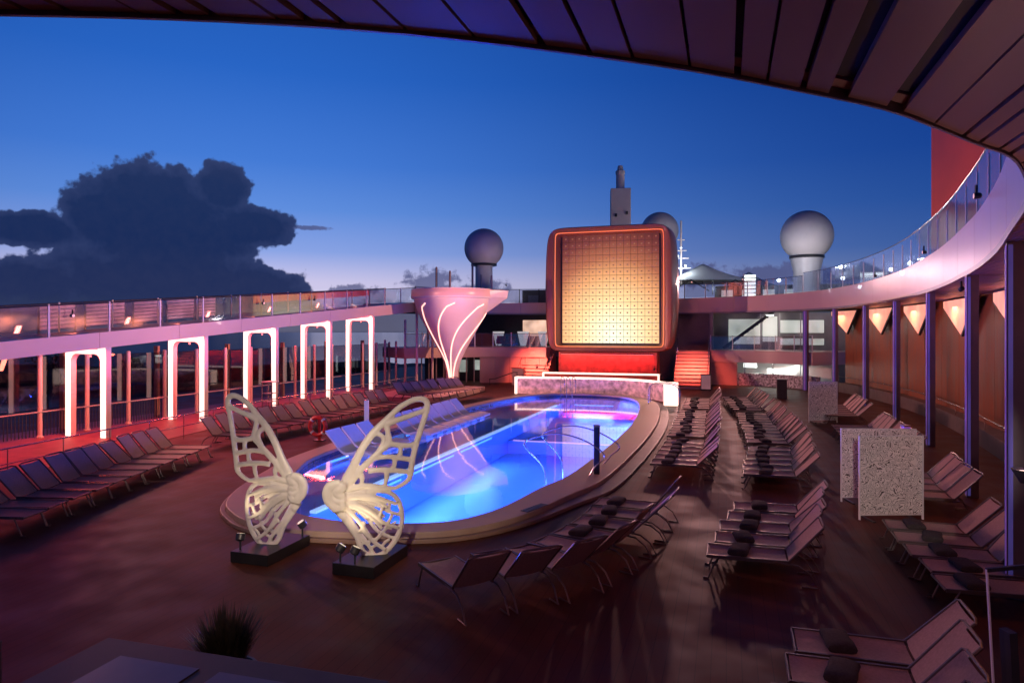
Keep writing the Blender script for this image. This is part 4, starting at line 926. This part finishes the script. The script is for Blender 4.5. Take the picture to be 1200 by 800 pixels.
def towel_mesh():
    mb = MB(); n = 8
    for k, (dx, w_) in enumerate(((0, .0), (.0, 0))):
        pass
    pts = []
    for j in range(12):
        a = 2*math.pi*j/12; pts.append((.16*math.copysign(abs(math.cos(a))**.6, math.cos(a)), .055*math.copysign(abs(math.sin(a))**.7, math.sin(a))))
    vs = []; ys = (-.235, -.225, -.1, .05, .225, .235); sc_ = (.82, 1, 1.04, .97, 1, .8)
    for y, q in zip(ys, sc_): vs += [(x*q, y, z*q+.055) for x, z in pts]
    fs = [(i*12+j, i*12+(j+1)%12, (i+1)*12+(j+1)%12, (i+1)*12+j) for i in range(5) for j in range(12)] + [tuple(range(12)), tuple(60+j for j in reversed(range(12)))]
    m = mb.add(vs, fs).mesh('rolled_towel'); m.materials.append(TOWEL); shade(m, 60); return m
TWL = towel_mesh(); rl = random.Random(11)
def put(foot, rz, label, group, towel=None, z=0.0, tilt=0.0):
    global proto
    rz += rl.uniform(-.04, .04); loc = Vector((foot[0], foot[1], z)) + Vector((rl.uniform(-.03, .03), rl.uniform(-.02, .02), 0))
    if first[0]:
        proto.location = loc; proto.rotation_euler = (0, 0, rz); proto['label'] = label; proto['group'] = group; first[0] = False; o = proto
    else: o = copy_tree(proto, loc, rz, label, group)
    tl = tilt + rl.uniform(-.09, .09)                                # every backrest set to its own notch
    for ch in o.children:
        if ch.name.startswith('back'):
            M_ = Matrix.Translation((1.26, 0, .392)) @ Matrix.Rotation(tl, 4, 'Y') @ Matrix.Translation((-1.26, 0, -.392)); ch.matrix_local = M_
    if towel:
        ux = rl.uniform(.42, .60); p = loc + Matrix.Rotation(rz, 3, 'Z') @ Vector((ux, rl.uniform(-.03, .03), .358))
        tw = inst('rolled_towel', TWL, None, p, (0, 0, rz + rl.uniform(-.25, .25))); tag(tw, towel, 'towel', 'rolled towels on the loungers')
    return o
def row(n, a, b, face, label, group, towel=None, z=0.0):
    """n loungers with their foot ends evenly from ship point a to b; face = heading of the head end relative to starboard"""
    for k in range(n):
        u = (k + .5)/n; p = W(a[0]+(b[0]-a[0])*u, a[1]+(b[1]-a[1])*u); put(p, face, label.format(ORD[n-1-k]), group, towel.format(ORD[n-1-k]) if towel else None, z)
SB = -TH
row(5, (11.7, -.35), (15.7, .2), SB, 'grey sling lounger, {} from the farther end in the row of five amid the deck', 'five loungers amid the starboard deck', 'dark rolled towel on the {} lounger from the farther end, deck row of five')
row(6, (18.6, .4), (23.3, .72), SB, 'grey sling lounger, {} from its far end in the outer set of six', 'outer starboard loungers, aft set', 'dark rolled towel on the {} lounger from the far end of the outer six')
row(11, (24.0, .72), (32.6, .45), SB, 'grey sling lounger, {} from the mezzanine end in the long outer set of eleven', 'outer starboard loungers, middle set', 'dark rolled towel, {} from the mezzanine end, on the outer set of eleven loungers')
row(8, (33.6, .35), (40.2, -.2), SB, 'grey sling lounger, {} from the mezzanine in the outer row', 'outer starboard loungers, forward set', 'dark rolled towel on the {} outer lounger from the mezzanine')
row(6, (19.3, -2.05), (24.0, -1.95), SB, 'grey sling poolside lounger, {} from the far end of the set abreast the shower post', 'poolside loungers, aft set', 'dark rolled towel, {} from the far end, on poolside loungers abreast the shower post')
row(11, (24.6, -1.95), (32.8, -2.1), SB, 'grey sling lounger, {} from the parapet end in the long poolside row', 'poolside loungers, middle set', 'dark rolled towel, {} from the parapet end, on the long poolside row')
row(7, (33.6, -2.0), (38.8, -2.1), SB, 'grey sling lounger, {} from the red stairs, beside the pool parapet', 'poolside loungers, forward set', 'dark rolled towel on the {} lounger from the red stairs beside the parapet')
# loungers round the pool's after corner, backs to the open deck: hinge line measured along the bend
bend = crom([(-.90, 9.85), (-.1, 10.3), (.95, 10.9), (1.75, 11.85), (2.55, 13.3), (3.2, 14.9)], 8)
LBd = arclen(bend); nb = 8
for k in range(nb):
    p, tg = sample(bend, LBd, LBd[-1]*(k+.45)/nb); nrm = Vector((-tg.y, tg.x)); foot = p + nrm*1.25; rz = math.atan2(-nrm.y, -nrm.x)
    put(foot, rz, 'dark sling lounger with its back to the open deck, %s from the wing sculptures' % ORD[k] if k < 4 else 'sling lounger at the pool bend, %s from the wing sculptures' % ORD[k], 'loungers with backs to the open deck' if k < 4 else 'loungers at the pool bend', None if k < 4 else 'dark rolled towel, %s from the shower post, on the pool bend loungers' % ORD[7-k], tilt=.0 if k >= 4 else .07)
row(5, (11.2, 3.05), (15.1, 2.9), SB, 'grey sling lounger before the columns, {} from the front cut metal screen', 'loungers aft of the cut metal screens', 'dark rolled towel on the {} lounger from the front cut metal screen')
row(4, (17.2, 3.5), (20.3, 3.75), SB, 'grey sling lounger behind the pair of cut metal screens, {} from their far side', 'loungers behind the pair of screens')
row(9, (22.6, 3.8), (29.6, 4.0), SB, 'grey sling lounger along the rust wall, {} from the single cut metal screen', 'loungers along the rust wall')
row(6, (32.6, 4.2), (37.6, 4.3), SB, 'grey sling lounger beyond the single cut metal screen, {} from the mezzanine', 'loungers forward of the single screen')
row(4, (6.2, .25), (9.3, .88), SB, 'rosy sling lounger, {} from the far end in the row beside the glass partition', 'aftmost starboard loungers', 'dark rolled towel, {} from the far end, on loungers beside the glass partition')
for k in range(11): put((-9.75, 13.9+.785*k), math.pi, 'dark sling lounger, %s from the portals in the row below the promenade rail' % ORD[10-k], 'aft port loungers')
pl = crom([(-11.2, 24.2), (-10.75, 26.5), (-9.6, 29.6), (-8.4, 33), (-7.0, 36.3)], 8); LP = arclen(pl); n = 15
for k in range(n):
    p, tg = sample(pl, LP, LP[-1]*(k+.5)/n); nr = Vector((tg.y, -tg.x)); foot = p + nr*1.83; put(foot, math.atan2(-nr.y, -nr.x), 'dark sling lounger, %s from the raised platform in the row before the portals' % ORD[14-k], 'middle port loungers')
plat = struct(MB().prism([W(35.0, -20.0).xy, W(35.6, -15.4).xy, W(43.6, -15.6).xy, W(43.8, -20.2).xy], .004, .30).build('lounger_platform', SALMON, bevel=.02))
pl = crom([(-6.6, 36.9), (-5.0, 39.3), (-3.3, 41.8)], 8); LP = arclen(pl)
for k in range(8):
    p, tg = sample(pl, LP, LP[-1]*(k+.5)/8); nr = Vector((tg.y, -tg.x)); foot = p + nr*1.83; put(foot, math.atan2(-nr.y, -nr.x), 'grey sling lounger on the raised platform, %s from the cup fountain' % ORD[7-k], 'loungers on the port platform', None, .30)
# white moulded loungers standing on the pool ledge
def pool_lounger_mesh():
    p = crom([(0, .30), (.25, .36), (.6, .38), (.95, .30), (1.2, .40), (1.5, .72), (1.75, .98)], 4); lo = [(q.x, q.y-.08) for q in p]
    mb = MB(); n = len(p); vs = []
    for y in (-.43, .43): vs += [(q.x, y, q.y) for q in p] + [(a, y, b) for a, b in lo]
    fs = []
    for i in range(n-1): fs += [(i, i+1, 2*n+i+1, 2*n+i), (n+i, 3*n+i, 3*n+i+1, n+i+1), (i, n+i, n+i+1, i+1), (2*n+i, 2*n+i+1, 3*n+i+1, 3*n+i)]
    fs += [(0, 2*n, 3*n, n), (n-1, 2*n-1, 4*n-1, 3*n-1)]
    return mb.add(vs, fs)
PLM = pool_lounger_mesh().mesh('shell'); PLM.materials.append(WLOUNGE); shade(PLM, 50)
PLB = MB().box(.25, .95, -.30, .30, 0, .30).mesh('pedestal'); PLB.materials.append(WLOUNGE)
def pool_lounger(s, lab):
    th = thing('pool_lounger', lab, 'pool lounger', W(s, -10.75, -.318), -TH + math.pi, 'white loungers on the pool ledge')
    inst('shell', PLM, th, (0,0,.16)); inst('pedestal', PLB, th, (0,0,.12)); 
for k in range(3): pool_lounger(19.9 + .98*k, 'white moulded pool lounger behind the wing sculptures, %s from the life ring' % ORD[k])
for k in range(7): pool_lounger(24.4 + 1.0*k, 'white moulded pool lounger, %s of seven from the pool parapet' % ORD[6-k])

# ------------------------------------------------------------------ butterfly wing sculptures
# strokes (x, y in sculpture units, radius): taken from a wing 370 wide and 600 tall; body curl at the inner side
WING = [
 [(478,402,17),(505,375,18),(535,318,16),(568,252,14),(608,196,14),(655,150,12),(705,104,11),(760,78,11),(798,82,12),(806,108,12),(795,150,11),(776,205,11),(760,258,11),(748,310,11),(740,365,11),(712,390,10),(682,403,9)],
 [(655,165,13),(700,150,11),(750,135,10),(795,120,10)],
 [(655,160,12),(660,195,10),(666,232,10),(640,256,11),(600,292,12),(568,322,12),(530,368,13),(492,400,14)],
 [(608,198,9),(635,205,9),(645,228,9),(625,265,9)],
 [(666,236,10),(700,243,10),(740,246,10),(766,236,9)],
 [(640,256,9),(610,284,9)],
 [(705,244,9),(706,270,9),(700,285,9)],
 [(612,288,9),(660,283,9),(705,290,10),(752,300,9)],
 [(684,286,9),(684,316,9),(674,334,9)],
 [(588,334,10),(630,330,10),(680,334,10),(744,345,9)],
 [(655,333,9),(656,360,9),(648,392,9)],
 [(500,404,14),(545,392,12),(585,388,11),(640,396,11),(690,402,9)],
 [(560,330,8),(568,362,9),(560,392,9)],
 [(535,372,9),(548,352,9),(566,322,9)],
 # body curl
 [(490,372,15),(460,380,20),(444,405,22),(448,436,22),(470,462,20),(500,478,14)],
 [(470,398,13),(480,415,14),(500,420,14),(510,402,12),(495,385,11)],
 [(452,395,12),(462,430,15),(490,442,14),(520,425,11)],
 # hind wing margin
 [(450,436,20),(480,482,18),(515,528,16),(548,580,14),(562,622,13),(582,646,13),(612,654,13),(648,640,12),(680,610,12),(702,570,12),(712,525,11),(708,480,11),(694,445,11),(668,420,11),(620,408,11),(560,412,12),(500,420,13)],
 # ribs of the hind wing
 [(500,430,13),(560,425,11),(620,432,10),(664,450,9),(694,462,8)],
 [(498,436,13),(560,442,11),(620,462,10),(664,492,9),(706,506,8)],
 [(496,442,13),(556,460,11),(606,490,10),(648,530,9),(700,552,8)],
 [(494,448,13),(545,478,11),(590,520,10),(628,566,9),(684,592,8)],
 [(492,452,14),(532,494,11),(570,540,10),(602,590,9),(652,628,8)],
 [(488,458,14),(520,510,11),(552,562,10),(584,604,9),(610,648,8)],
 [(505,428,11),(560,433,9),(620,447,8),(660,470,8)], [(500,440,11),(555,452,9),(605,476,8),(650,512,8)], [(496,446,11),(548,470,9),(598,506,8),(640,552,8)],
 # cross bars near the margin
 [(664,450,8),(666,470,8),(664,492,8)], [(676,500,8),(668,520,8),(658,534,8)], [(660,535,8),(650,556,8),(636,570,8)], [(636,568,8),(622,585,8),(606,592,8)], [(602,592,8),(590,600,8),(572,602,8)],
 [(572,560,8),(585,575,8),(600,586,8)], [(690,530,7),(672,545,7),(668,560,7)], [(668,590,7),(650,600,7),(640,616,7)], [(628,606,7),(612,615,7),(598,622,7)], [(640,470,8),(632,500,8),(620,510,8)], [(606,500,8),(600,525,8),(590,532,8)], [(575,520,8),(570,545,8),(556,560,8)],
]
def wing_mesh(sgn, wx):
    k = 1/212.0; mb = MB()
    for si, st in enumerate(WING):
        pts = crom([(a, b, c) for a, b, c in st], 4); P = []; rs = []
        for q in pts:
            x = (q.x-600)*k*wx; z = (652-q.y)*k
            fx = (q.x-450)/350.0; y = -.10*math.sin(max(0, min(1, fx))*3.0)*1.0 + .05*math.sin(z*3.0) - (.10 if 440 < q.x < 500 and 370 < q.y < 470 else 0)
            y += (.03 if si % 2 else -.03)*(1 if q.y > 410 and q.x > 500 else 0); P.append((sgn*x, y, z)); rs.append(q.z*k*(1.10 if q.y < 370 else (.92 if q.x < 520 else .94)))
        o0 = len(mb.v); mb.tube(P, rs, 8)
        for i_ in range(len(P)):
            for j_ in range(8): v = mb.v[o0+i_*8+j_]; mb.v[o0+i_*8+j_] = (v[0], P[i_][1] + (v[1]-P[i_][1])*.62, v[2])
    me = mb.mesh('wing_raw'); o = bpy.data.objects.new('wing_raw', me); col.objects.link(o)
    rm_ = o.modifiers.new('r', 'REMESH'); rm_.mode = 'VOXEL'; rm_.voxel_size = .016
    sm_ = o.modifiers.new('s', 'SMOOTH'); sm_.iterations = 2; sm_.factor = .5
    dg = bpy.context.evaluated_depsgraph_get(); ev = o.evaluated_get(dg); m2 = bpy.data.meshes.new_from_object(ev)
    bpy.data.objects.remove(o); m2.name = 'wing'; m2.materials.clear(); m2.materials.append(CREAM)
    for p in m2.polygons: p.use_smooth = True
    return m2
def wing_thing(label, loc, sgn, ang, wx, zl, lamps):
    th = thing('butterfly_wing_sculpture', label, 'sculpture', loc, -TH)
    MB().box(-.39, .39, -.63, .63, .004, .20).build('plinth', PLINTH, th, bevel=.008)
    w_ = inst('wing', wing_mesh(sgn, wx), th, (0, 0, .17), (0, 0, ang + TH))
    MB().lathe([(.09, .20), (.05, .24), (.05, .34)], 12).build('foot_mount', STEEL, th)
    for (x, y, tx, ty, tz, pw) in lamps:
        MB().tube([(x, y, .20), (x, y, .36)], .018, 6).build('lamp_stem', CHAR, th)
        d = Vector((tx-x, ty-y, tz-.42)).normalized(); mb = MB(); mb.lathe([(.06, -.09), (.105, -.06), (.11, .08), (.095, .085)], 16); o = mb.build('spotlight', CHAR, th, True); o.location = (x, y, .42); o.rotation_euler = d.to_track_quat('Z', 'Y').to_euler()
        mb = MB(); mb.lathe([(.085, .087), (.085, .092)], 16); l = mb.build('lens', m_emit('spot lens', (1, .85, .62), .5), o); o.scale = (.75,)*3
        lamp('SPOT', Vector((x, y, .42)) + d*.12, (1, .76, .47), pw, th, Vector((tx, ty, tz)), 'beam', spot_size=R(95), spot_blend=.8, shadow_soft_size=.05)
    return th
PL = W(12.4-.05, 0) * 0
wing_thing('cream butterfly wing sculpture beside the far corner of the pool, tip leaning to port', (-4.42, 12.55, 0), -1, R(-12), .95, 0, [(.30, .52, -.2, .1, 1.6, 10), (-.28, -.50, -.45, .1, 1.9, 16)])
wing_thing('cream butterfly wing sculpture, tip leaning to starboard, standing nearest the dark loungers', (-2.46, 11.95, 0), 1, R(10), 1.0, 0, [(-.30, -.52, .35, .1, 1.7, 16), (.0, -.56, .6, .1, 2.1, 10)])

# ------------------------------------------------------------------ cut metal screens
def lace(x, y, w_, h, rz, label):
    th = thing('cut_metal_screen', label, 'screen', (x, y, 0), rz)
    MB().box(-w_/2+.03, w_/2-.03, -.004, .004, .12, h-.02).build('sheet', LACE, th)
    mb = MB(); mb.box(-w_/2, -w_/2+.028, -.02, .02, .004, h); mb.box(w_/2-.028, w_/2, -.02, .02, .004, h); mb.box(-w_/2+.029, w_/2-.029, -.02, .02, h-.018, h); mb.box(-w_/2+.029, w_/2-.029, -.02, .02, .10, .118); mb.build('frame', WHITE, th)
    for x_ in (-w_/2+.2, w_/2-.2): MB().box(x_-.03, x_+.03, -.25, .25, .004, .03).build('foot', CHAR, th)
lace(8.22, 14.8, 1.42, 1.82, .03, 'white cut metal lace screen, front one of the pair on the starboard deck')
lace(8.75, 16.3, 1.75, 1.76, -.06, 'white cut metal lace screen, rear one of the pair on the starboard deck')
lace(13.85, 30.4, 1.28, 1.82, 0, 'single white cut metal lace screen farther along the rust wall')

# ------------------------------------------------------------------ small deck things
lr = thing('life_ring', 'red life ring on a red stand beside the pool', 'life ring', (-7.2, 25.3, 0), -.3)
mb = MB(); mb.tube([(.33*math.cos(R(a)), 0, .55+.33*math.sin(R(a))) for a in range(0, 360, 15)], .075, 10, True); mb.build('ring', mat('life ring red', (.55, .03, .03), .4, 0, .1, 4), lr, True)
for a in (45, 135, 225, 315): 
    c0 = Vector((.33*math.cos(R(a)), 0, .55+.33*math.sin(R(a)))); MB().tube([(.33*math.cos(R(a+b)), 0, .55+.33*math.sin(R(a+b))) for b in (-7, 0, 7)], .08, 10).build('band', WHITE, lr, True)
MB().box(-.05, .05, .09, .15, .004, .95).build('stand', MATS['life ring red'], lr); MB().box(-.2, .2, .0, .24, .004, .03).build('base', CHAR, lr)
tp = thing('lavender_post', 'lavender lit slim post between the pool and the port loungers', 'post', (-6.35, 29.8, 0), 0)
MB().box(-.09, .09, -.09, .09, .004, 1.05).build('shaft', m_emit('lavender post light', (.42, .34, .72), .42), tp, bevel=.015); MB().box(-.10, .10, -.10, .10, 1.054, 1.09).build('cap', STEEL, tp)
bp_ = thing('violet_post', 'violet lit slim post beside the rear cut metal screen', 'post', (9.75, 16.9, 0), 0)
MB().box(-.08, .08, -.08, .08, .004, 1.72).build('shaft', PURP, bp_, bevel=.015); MB().box(-.09, .09, -.09, .09, 1.724, 1.76).build('cap', STEEL, bp_)
cb = thing('towel_cabinet', 'pink lit glass towel cabinet before the middle portal', 'cabinet', (-11.9, 33.6, 0), -TH)
for x in (-.28, .28):
    for y in (-.25, .25): MB().box(x-.02, x+.02, y-.02, y+.02, .004, 1.55).build('corner_post', STEEL, cb)
MB().box(-.25, .25, -.27, -.262, .1, 1.5).build('glass_pane', GLASS, cb); MB().box(-.3, .3, -.28, .28, 1.554, 1.6).build('top', WHITE, cb)
for z in (.2, .6, 1.0): MB().box(-.25, .25, -.22, .22, z, z+.03).build('shelf', WHITE, cb)
gr = thing('floor_grille', 'dark slotted overflow grille in the starboard pool coping', 'grille', W(14.5, -4.0, .203), -TH-.35)
for k in range(9): MB().box(-.10, .10, -.42+.09*k, -.36+.09*k, .0, .012).build('slat', CHAR, gr)
bn = thing('waste_bin', 'dark square bin beside the far starboard loungers', 'bin', W(44, 3.2)); MB().box(-.28, .28, -.28, .28, .004, 1.15).build('body', CHAR, bn, bevel=.02); MB().box(-.3, .3, -.3, .3, 1.154, 1.2).build('lid', GREY, bn)
th = thing('stair_pedestal', 'white topped pedestal at the foot of the starboard stairs', 'pedestal', W(48.6, -1.3)); MB().box(-.35, .35, -.3, .3, .004, 1.1).build('body', CHAR, th, bevel=.02); MB().box(-.30, .30, -.32, -.304, .1, 1.05).build('front', WHITE, th)

# near foreground: counter, potted shrub, rails, glass
ct = thing('service_counter', 'dark service counter with pale inset top at the aft edge', 'counter', (-2.75, 5.9, 0), -.28)
MB().box(-1.5, 1.5, -.9, .55, .004, .94).build('body', CHAR, ct, bevel=.02); MB().box(-1.56, 1.56, -.95, .60, .944, 1.0).build('top', mat('counter top', (.03, .026, .026), .55, 0, .2, 3), ct, bevel=.012); MB().box(-1.1, -.2, -.8, .30, 1.002, 1.012).build('inset', mat('pale inset', (.06, .045, .045), .3, 0, .1, 4), ct)
MB().box(.02, 1.2, -.8, .30, 1.002, 1.012).build('inset', mat('brown inset', (.09, .06, .05), .3, 0, .1, 4), ct)
sh_ = thing('potted_shrub', 'dark spiky shrub in a pot behind the service counter', 'shrub', (-3.08, 7.35, 0), 0)
MB().lathe([(.24, .004), (.27, .05), (.33, .46), (.30, .46), (.28, .42)], 20).build('pot', CHAR, sh_, True)
mb = MB(); rs_ = random.Random(5)
for k in range(620):
    a = rs_.uniform(0, 6.28); tl = rs_.random()**.6*.62; r0 = rs_.uniform(0, .14); ln = rs_.uniform(.45, .82)*(1-.35*tl)
    b = Vector((r0*math.cos(a), r0*math.sin(a), .42)); d = Vector((math.cos(a)*tl, math.sin(a)*tl, 1)).normalized(); sd = Vector((-math.sin(a), math.cos(a), 0))*rs_.uniform(.008, .016)
    m_ = b + d*ln*.55; e_ = b + d*ln + Vector((math.cos(a)*tl*.10, math.sin(a)*tl*.10, -.05*tl))
    mb.add([b-sd*.6, b+sd*.6, m_+sd, e_, m_-sd], [(0,1,2,3,4)])
mb.build('foliage', LEAF, sh_)
GREYR = mat('dull rail', (.10, .09, .09), .55, .4, .1, 5)
for nm, pts in (('pair of thin steel rails beside the service counter', [[(-4.1, 5.9, 0), (-4.1, 5.9, .82), (-4.0, 6.0, .94), (-3.62, 6.62, .94), (-3.55, 6.72, .82), (-3.55, 6.72, 0)], [(-4.0, 5.85, 0), (-4.0, 5.85, .78), (-3.92, 5.95, .88), (-3.56, 6.42, .88), (-3.48, 6.52, .78), (-3.48, 6.52, 0)]]), ('single steel rail end at the aft port corner', [[(-4.95, 6.6, 0), (-4.95, 6.6, 1.0), (-5.0, 6.65, 1.06), (-5.4, 6.9, 1.06), (-5.45, 6.95, 0)]])):
    hoop('steel_rail', nm, pts, .013, GREYR)
gp = thing('glass_partition', 'edge lit glass partition at the aft starboard corner', 'partition', (3.62, 5.0, 0), R(4))
MB().box(0, 1.4, -.006, .006, .02, 2.34).build('glass_pane', GLASS, gp); MB().box(-.012, -.002, -.008, .008, .02, 2.36).build('edge', WHITE, gp); MB().box(-.01, 1.4, -.012, .012, 2.342, 2.37).build('top_frame', CHAR, gp); MB().box(.10, .16, -.05, .05, .004, 1.9).build('post', CHAR, gp)
for ch in gp.children: ch.rotation_euler = (0, R(-3.5), 0)

# ------------------------------------------------------------------ fill lamps added to light the deck: spots in the canopy edge, floods on the galleries, uplights on the columns
def fill_spot(label, loc, tgt, colr, power, size, blend=.6, soft=.12, group=None, name='spotlight'):  # fill lamp given an invented housing and bracket
    th = thing(name, label, 'spotlight', loc, 0, group); d = (Vector(tgt) - Vector(loc)).normalized()
    q = d.to_track_quat('Z', 'Y').to_euler()
    h = MB().lathe([(.05, -.16), (.10, -.12), (.11, .06), (.10, .07)], 14).build('housing', CHAR, th, True); h.rotation_euler = q
    l = MB().lathe([(.088, .071), (.088, .078)], 14).build('lens', m_emit('dim fill lens', (1, .5, .45), .8), th); l.rotation_euler = q; h.scale = (.6,)*3; l.scale = (.6,)*3
    MB().box(-.02, .02, -.02, .02, .06, .22).build('bracket', CHAR, th)
    lamp('SPOT', d*.12, colr, power, th, Vector(d)*5, 'beam', spot_size=R(size), spot_blend=blend, shadow_soft_size=soft); return th
fill_spot('added warm fill spot under the canopy edge aimed at the wing sculptures', tuple(W(.9, -1.4, ZB-.28)), (-4.6, 12.5, 1.9), (1, .80, .60), 2200, 24, .5, .05)  # canopy pair added to brighten the wings
fill_spot('added warm fill spot under the canopy trained on the dark plinths', tuple(W(.5, -2.6, ZB-.28)), (-2.2, 12.0, 1.9), (1, .80, .60), 2200, 24, .5, .05)
PINK = (1, .40, .34)
for k, (s_, tg, pw) in enumerate(((16, (19, -22.3, 6.4), 17000), (27, (28, -22.3, 6.6), 18000), (38, (43.0, -17.8, 6.0), 22000))):  # added to wash the port fascia and cup with pink
    p, t_ = col_at(s_); fill_spot('added pink fill light on the starboard gallery, %s from the red funnel' % ORD[k], tuple(W(p.y, p.x-.15, ZT+.12)), tuple(W(*tg)), (1, .42, .27), pw, 40, 1.0, .3, 'added starboard fill lights', 'floodlight')
for k, (s_, ts, pw) in enumerate(((18.5, 18, 5200), (29, 29, 8500), (33.5, 50, 10500))):  # added to wash the starboard side and mezzanine with pink
    fill_spot('added pink fill light on the port ramp, %s from the cup fountain' % ORD[2-k], tuple(W(s_, TL+.12, zr(s_)+.7)), tuple(W(ts, 4, 3.0)), PINK, pw, 84, .9, .3, 'added port fill lights', 'floodlight')
for k, t_ in enumerate((-9, -6.5, -4, -1.5, 1.0, 2.4)):  # added fill over the near deck
    th = thing('fill_downlight', 'added rose fill lamp recessed in the plank ceiling, %s from the columns' % ORD[5-k], 'lamp', W(.2, t_, ZB-.005), None, 'added ceiling fill lamps')
    MB().lathe([(.07, -.02), (.085, 0), (.085, .004)], 16).build('rim', STEEL, th, True); MB().lathe([(.055, -.022), (.055, -.012)], 16).build('lens', m_emit('fill lens', (1, .7, .6), 3), th)
    lamp('SPOT', (0, .02, -.05), (1, .36, .30), 130, th, (0, 3.4, -5.4), 'beam', spot_size=R(125), spot_blend=.9, shadow_soft_size=.1)
for k, t_ in enumerate((-12.2, -4.4)):  # added to brighten the front of the screen box
    fill_spot(('added red fill light at the port end' if k == 0 else 'added red fill light at the starboard end') + ' of the bar aimed at the screen box', tuple(W(44.6, t_, 1.6)), tuple(W(50, t_ + (.5 if k == 0 else -.5), 7.0)), (1, .28, .18), 800, 95, .9, .15)
for s_ in COLS[:1]:  # added to brighten the plank ceiling
    p, tg = col_at(s_); p = p + Vector((tg.y, -tg.x))*.10
    th = thing('column_fill_light', 'added rose fill light cup on the %s starboard column from the glass partition' % ORD[COLS.index(s_)], 'lamp', W(p.y, p.x-.12, 2.9), None, 'added column fill lights')
    MB().lathe([(.03, -.12), (.10, 0), (.09, .0), (.05, -.06)], 14).build('cup', CHAR, th, True); MB().lathe([(.06, -.03), (.06, -.02)], 12).build('lens', m_emit('fill lens', (1, .7, .6), 3), th)
    lamp('SPOT', (0, 0, .03), (1, .46, .40), 70, th, (-1.2, -.6, 2), 'beam', spot_size=R(150), spot_blend=.9, shadow_soft_size=.08)

for i_, (x, y, z, tg, lab) in enumerate(((22.6, 55.0, 8.1, (25.9, 60, 12.6), 'added fill light aimed up at the large pale radome'), (-.5, 57.5, 7.9, (-2.5, 62, 11.6), 'added fill light aimed up at the dark radome drum'), (16.9, 60.5, 8.3, (12.5, 66, 14), 'added fill light aimed up at the vent tower'))):  # added to lift the radomes and tower
    fill_spot(lab, (x, y, z), tg, (1, .74, .70), (260, 120, 620)[i_], 70, .8, .1, None, 'floodlight')

gw = thing('light_catch_wall', 'pale glazed deck house set back behind the starboard balustrade', 'deck house')  # wall added behind the rail to catch light
cg = upto(14, 47, offset([p for p in E if p.x > 1.5], 4.6)); LG = arclen(cg); d0 = 0
while d0 < LG[-1]-.4:
    d1 = min(LG[-1], d0+2.2); c = [sample(cg, LG, d0+.03+(d1-d0-.06)*i/3)[0] for i in range(4)]
    MB().ribbon(c, offset(c, .12), ZT-.02, ZT+.55).build('wall_panel', WHITE, gw); MB().ribbon(offset(c, .03), offset(c, .06), ZT+.56, ZT+1.7).build('glass_pane', GLASSP, gw); d0 = d1

for (s_, t_, ts, tt, pw, lab) in ((54.6, 1.2, 24, 1.5, 3000, 'added pink fill light on the gallery rail above the starboard mezzanine'), (56.4, -2.6, 23, -10.5, 8000, 'added pink fill light on the gallery rail beside the screen box')):  # added forward fill for the lounger seats and pool side
    fill_spot(lab, tuple(W(s_-.15, t_, 7.95)), tuple(W(ts, tt, 0)), (1, .46, .40), pw, 52, 1.0, .3, None, 'floodlight')

fill_spot('added warm fill spot under the canopy trained on the cut metal screens', tuple(W(.8, 1.2, ZB-.28)), (8.5, 15.2, 1.0), (1, .80, .72), 2300, 15, .5, .05)  # added to brighten the near pair of screens

fill_spot('added warm fill spot under the starboard gallery trained on the single cut metal screen', tuple(W(21, 6.0, ZB-.25)), (13.85, 30.4, 1.0), (1, .80, .72), 420, 14, .5, .05)  # added to brighten the far screen
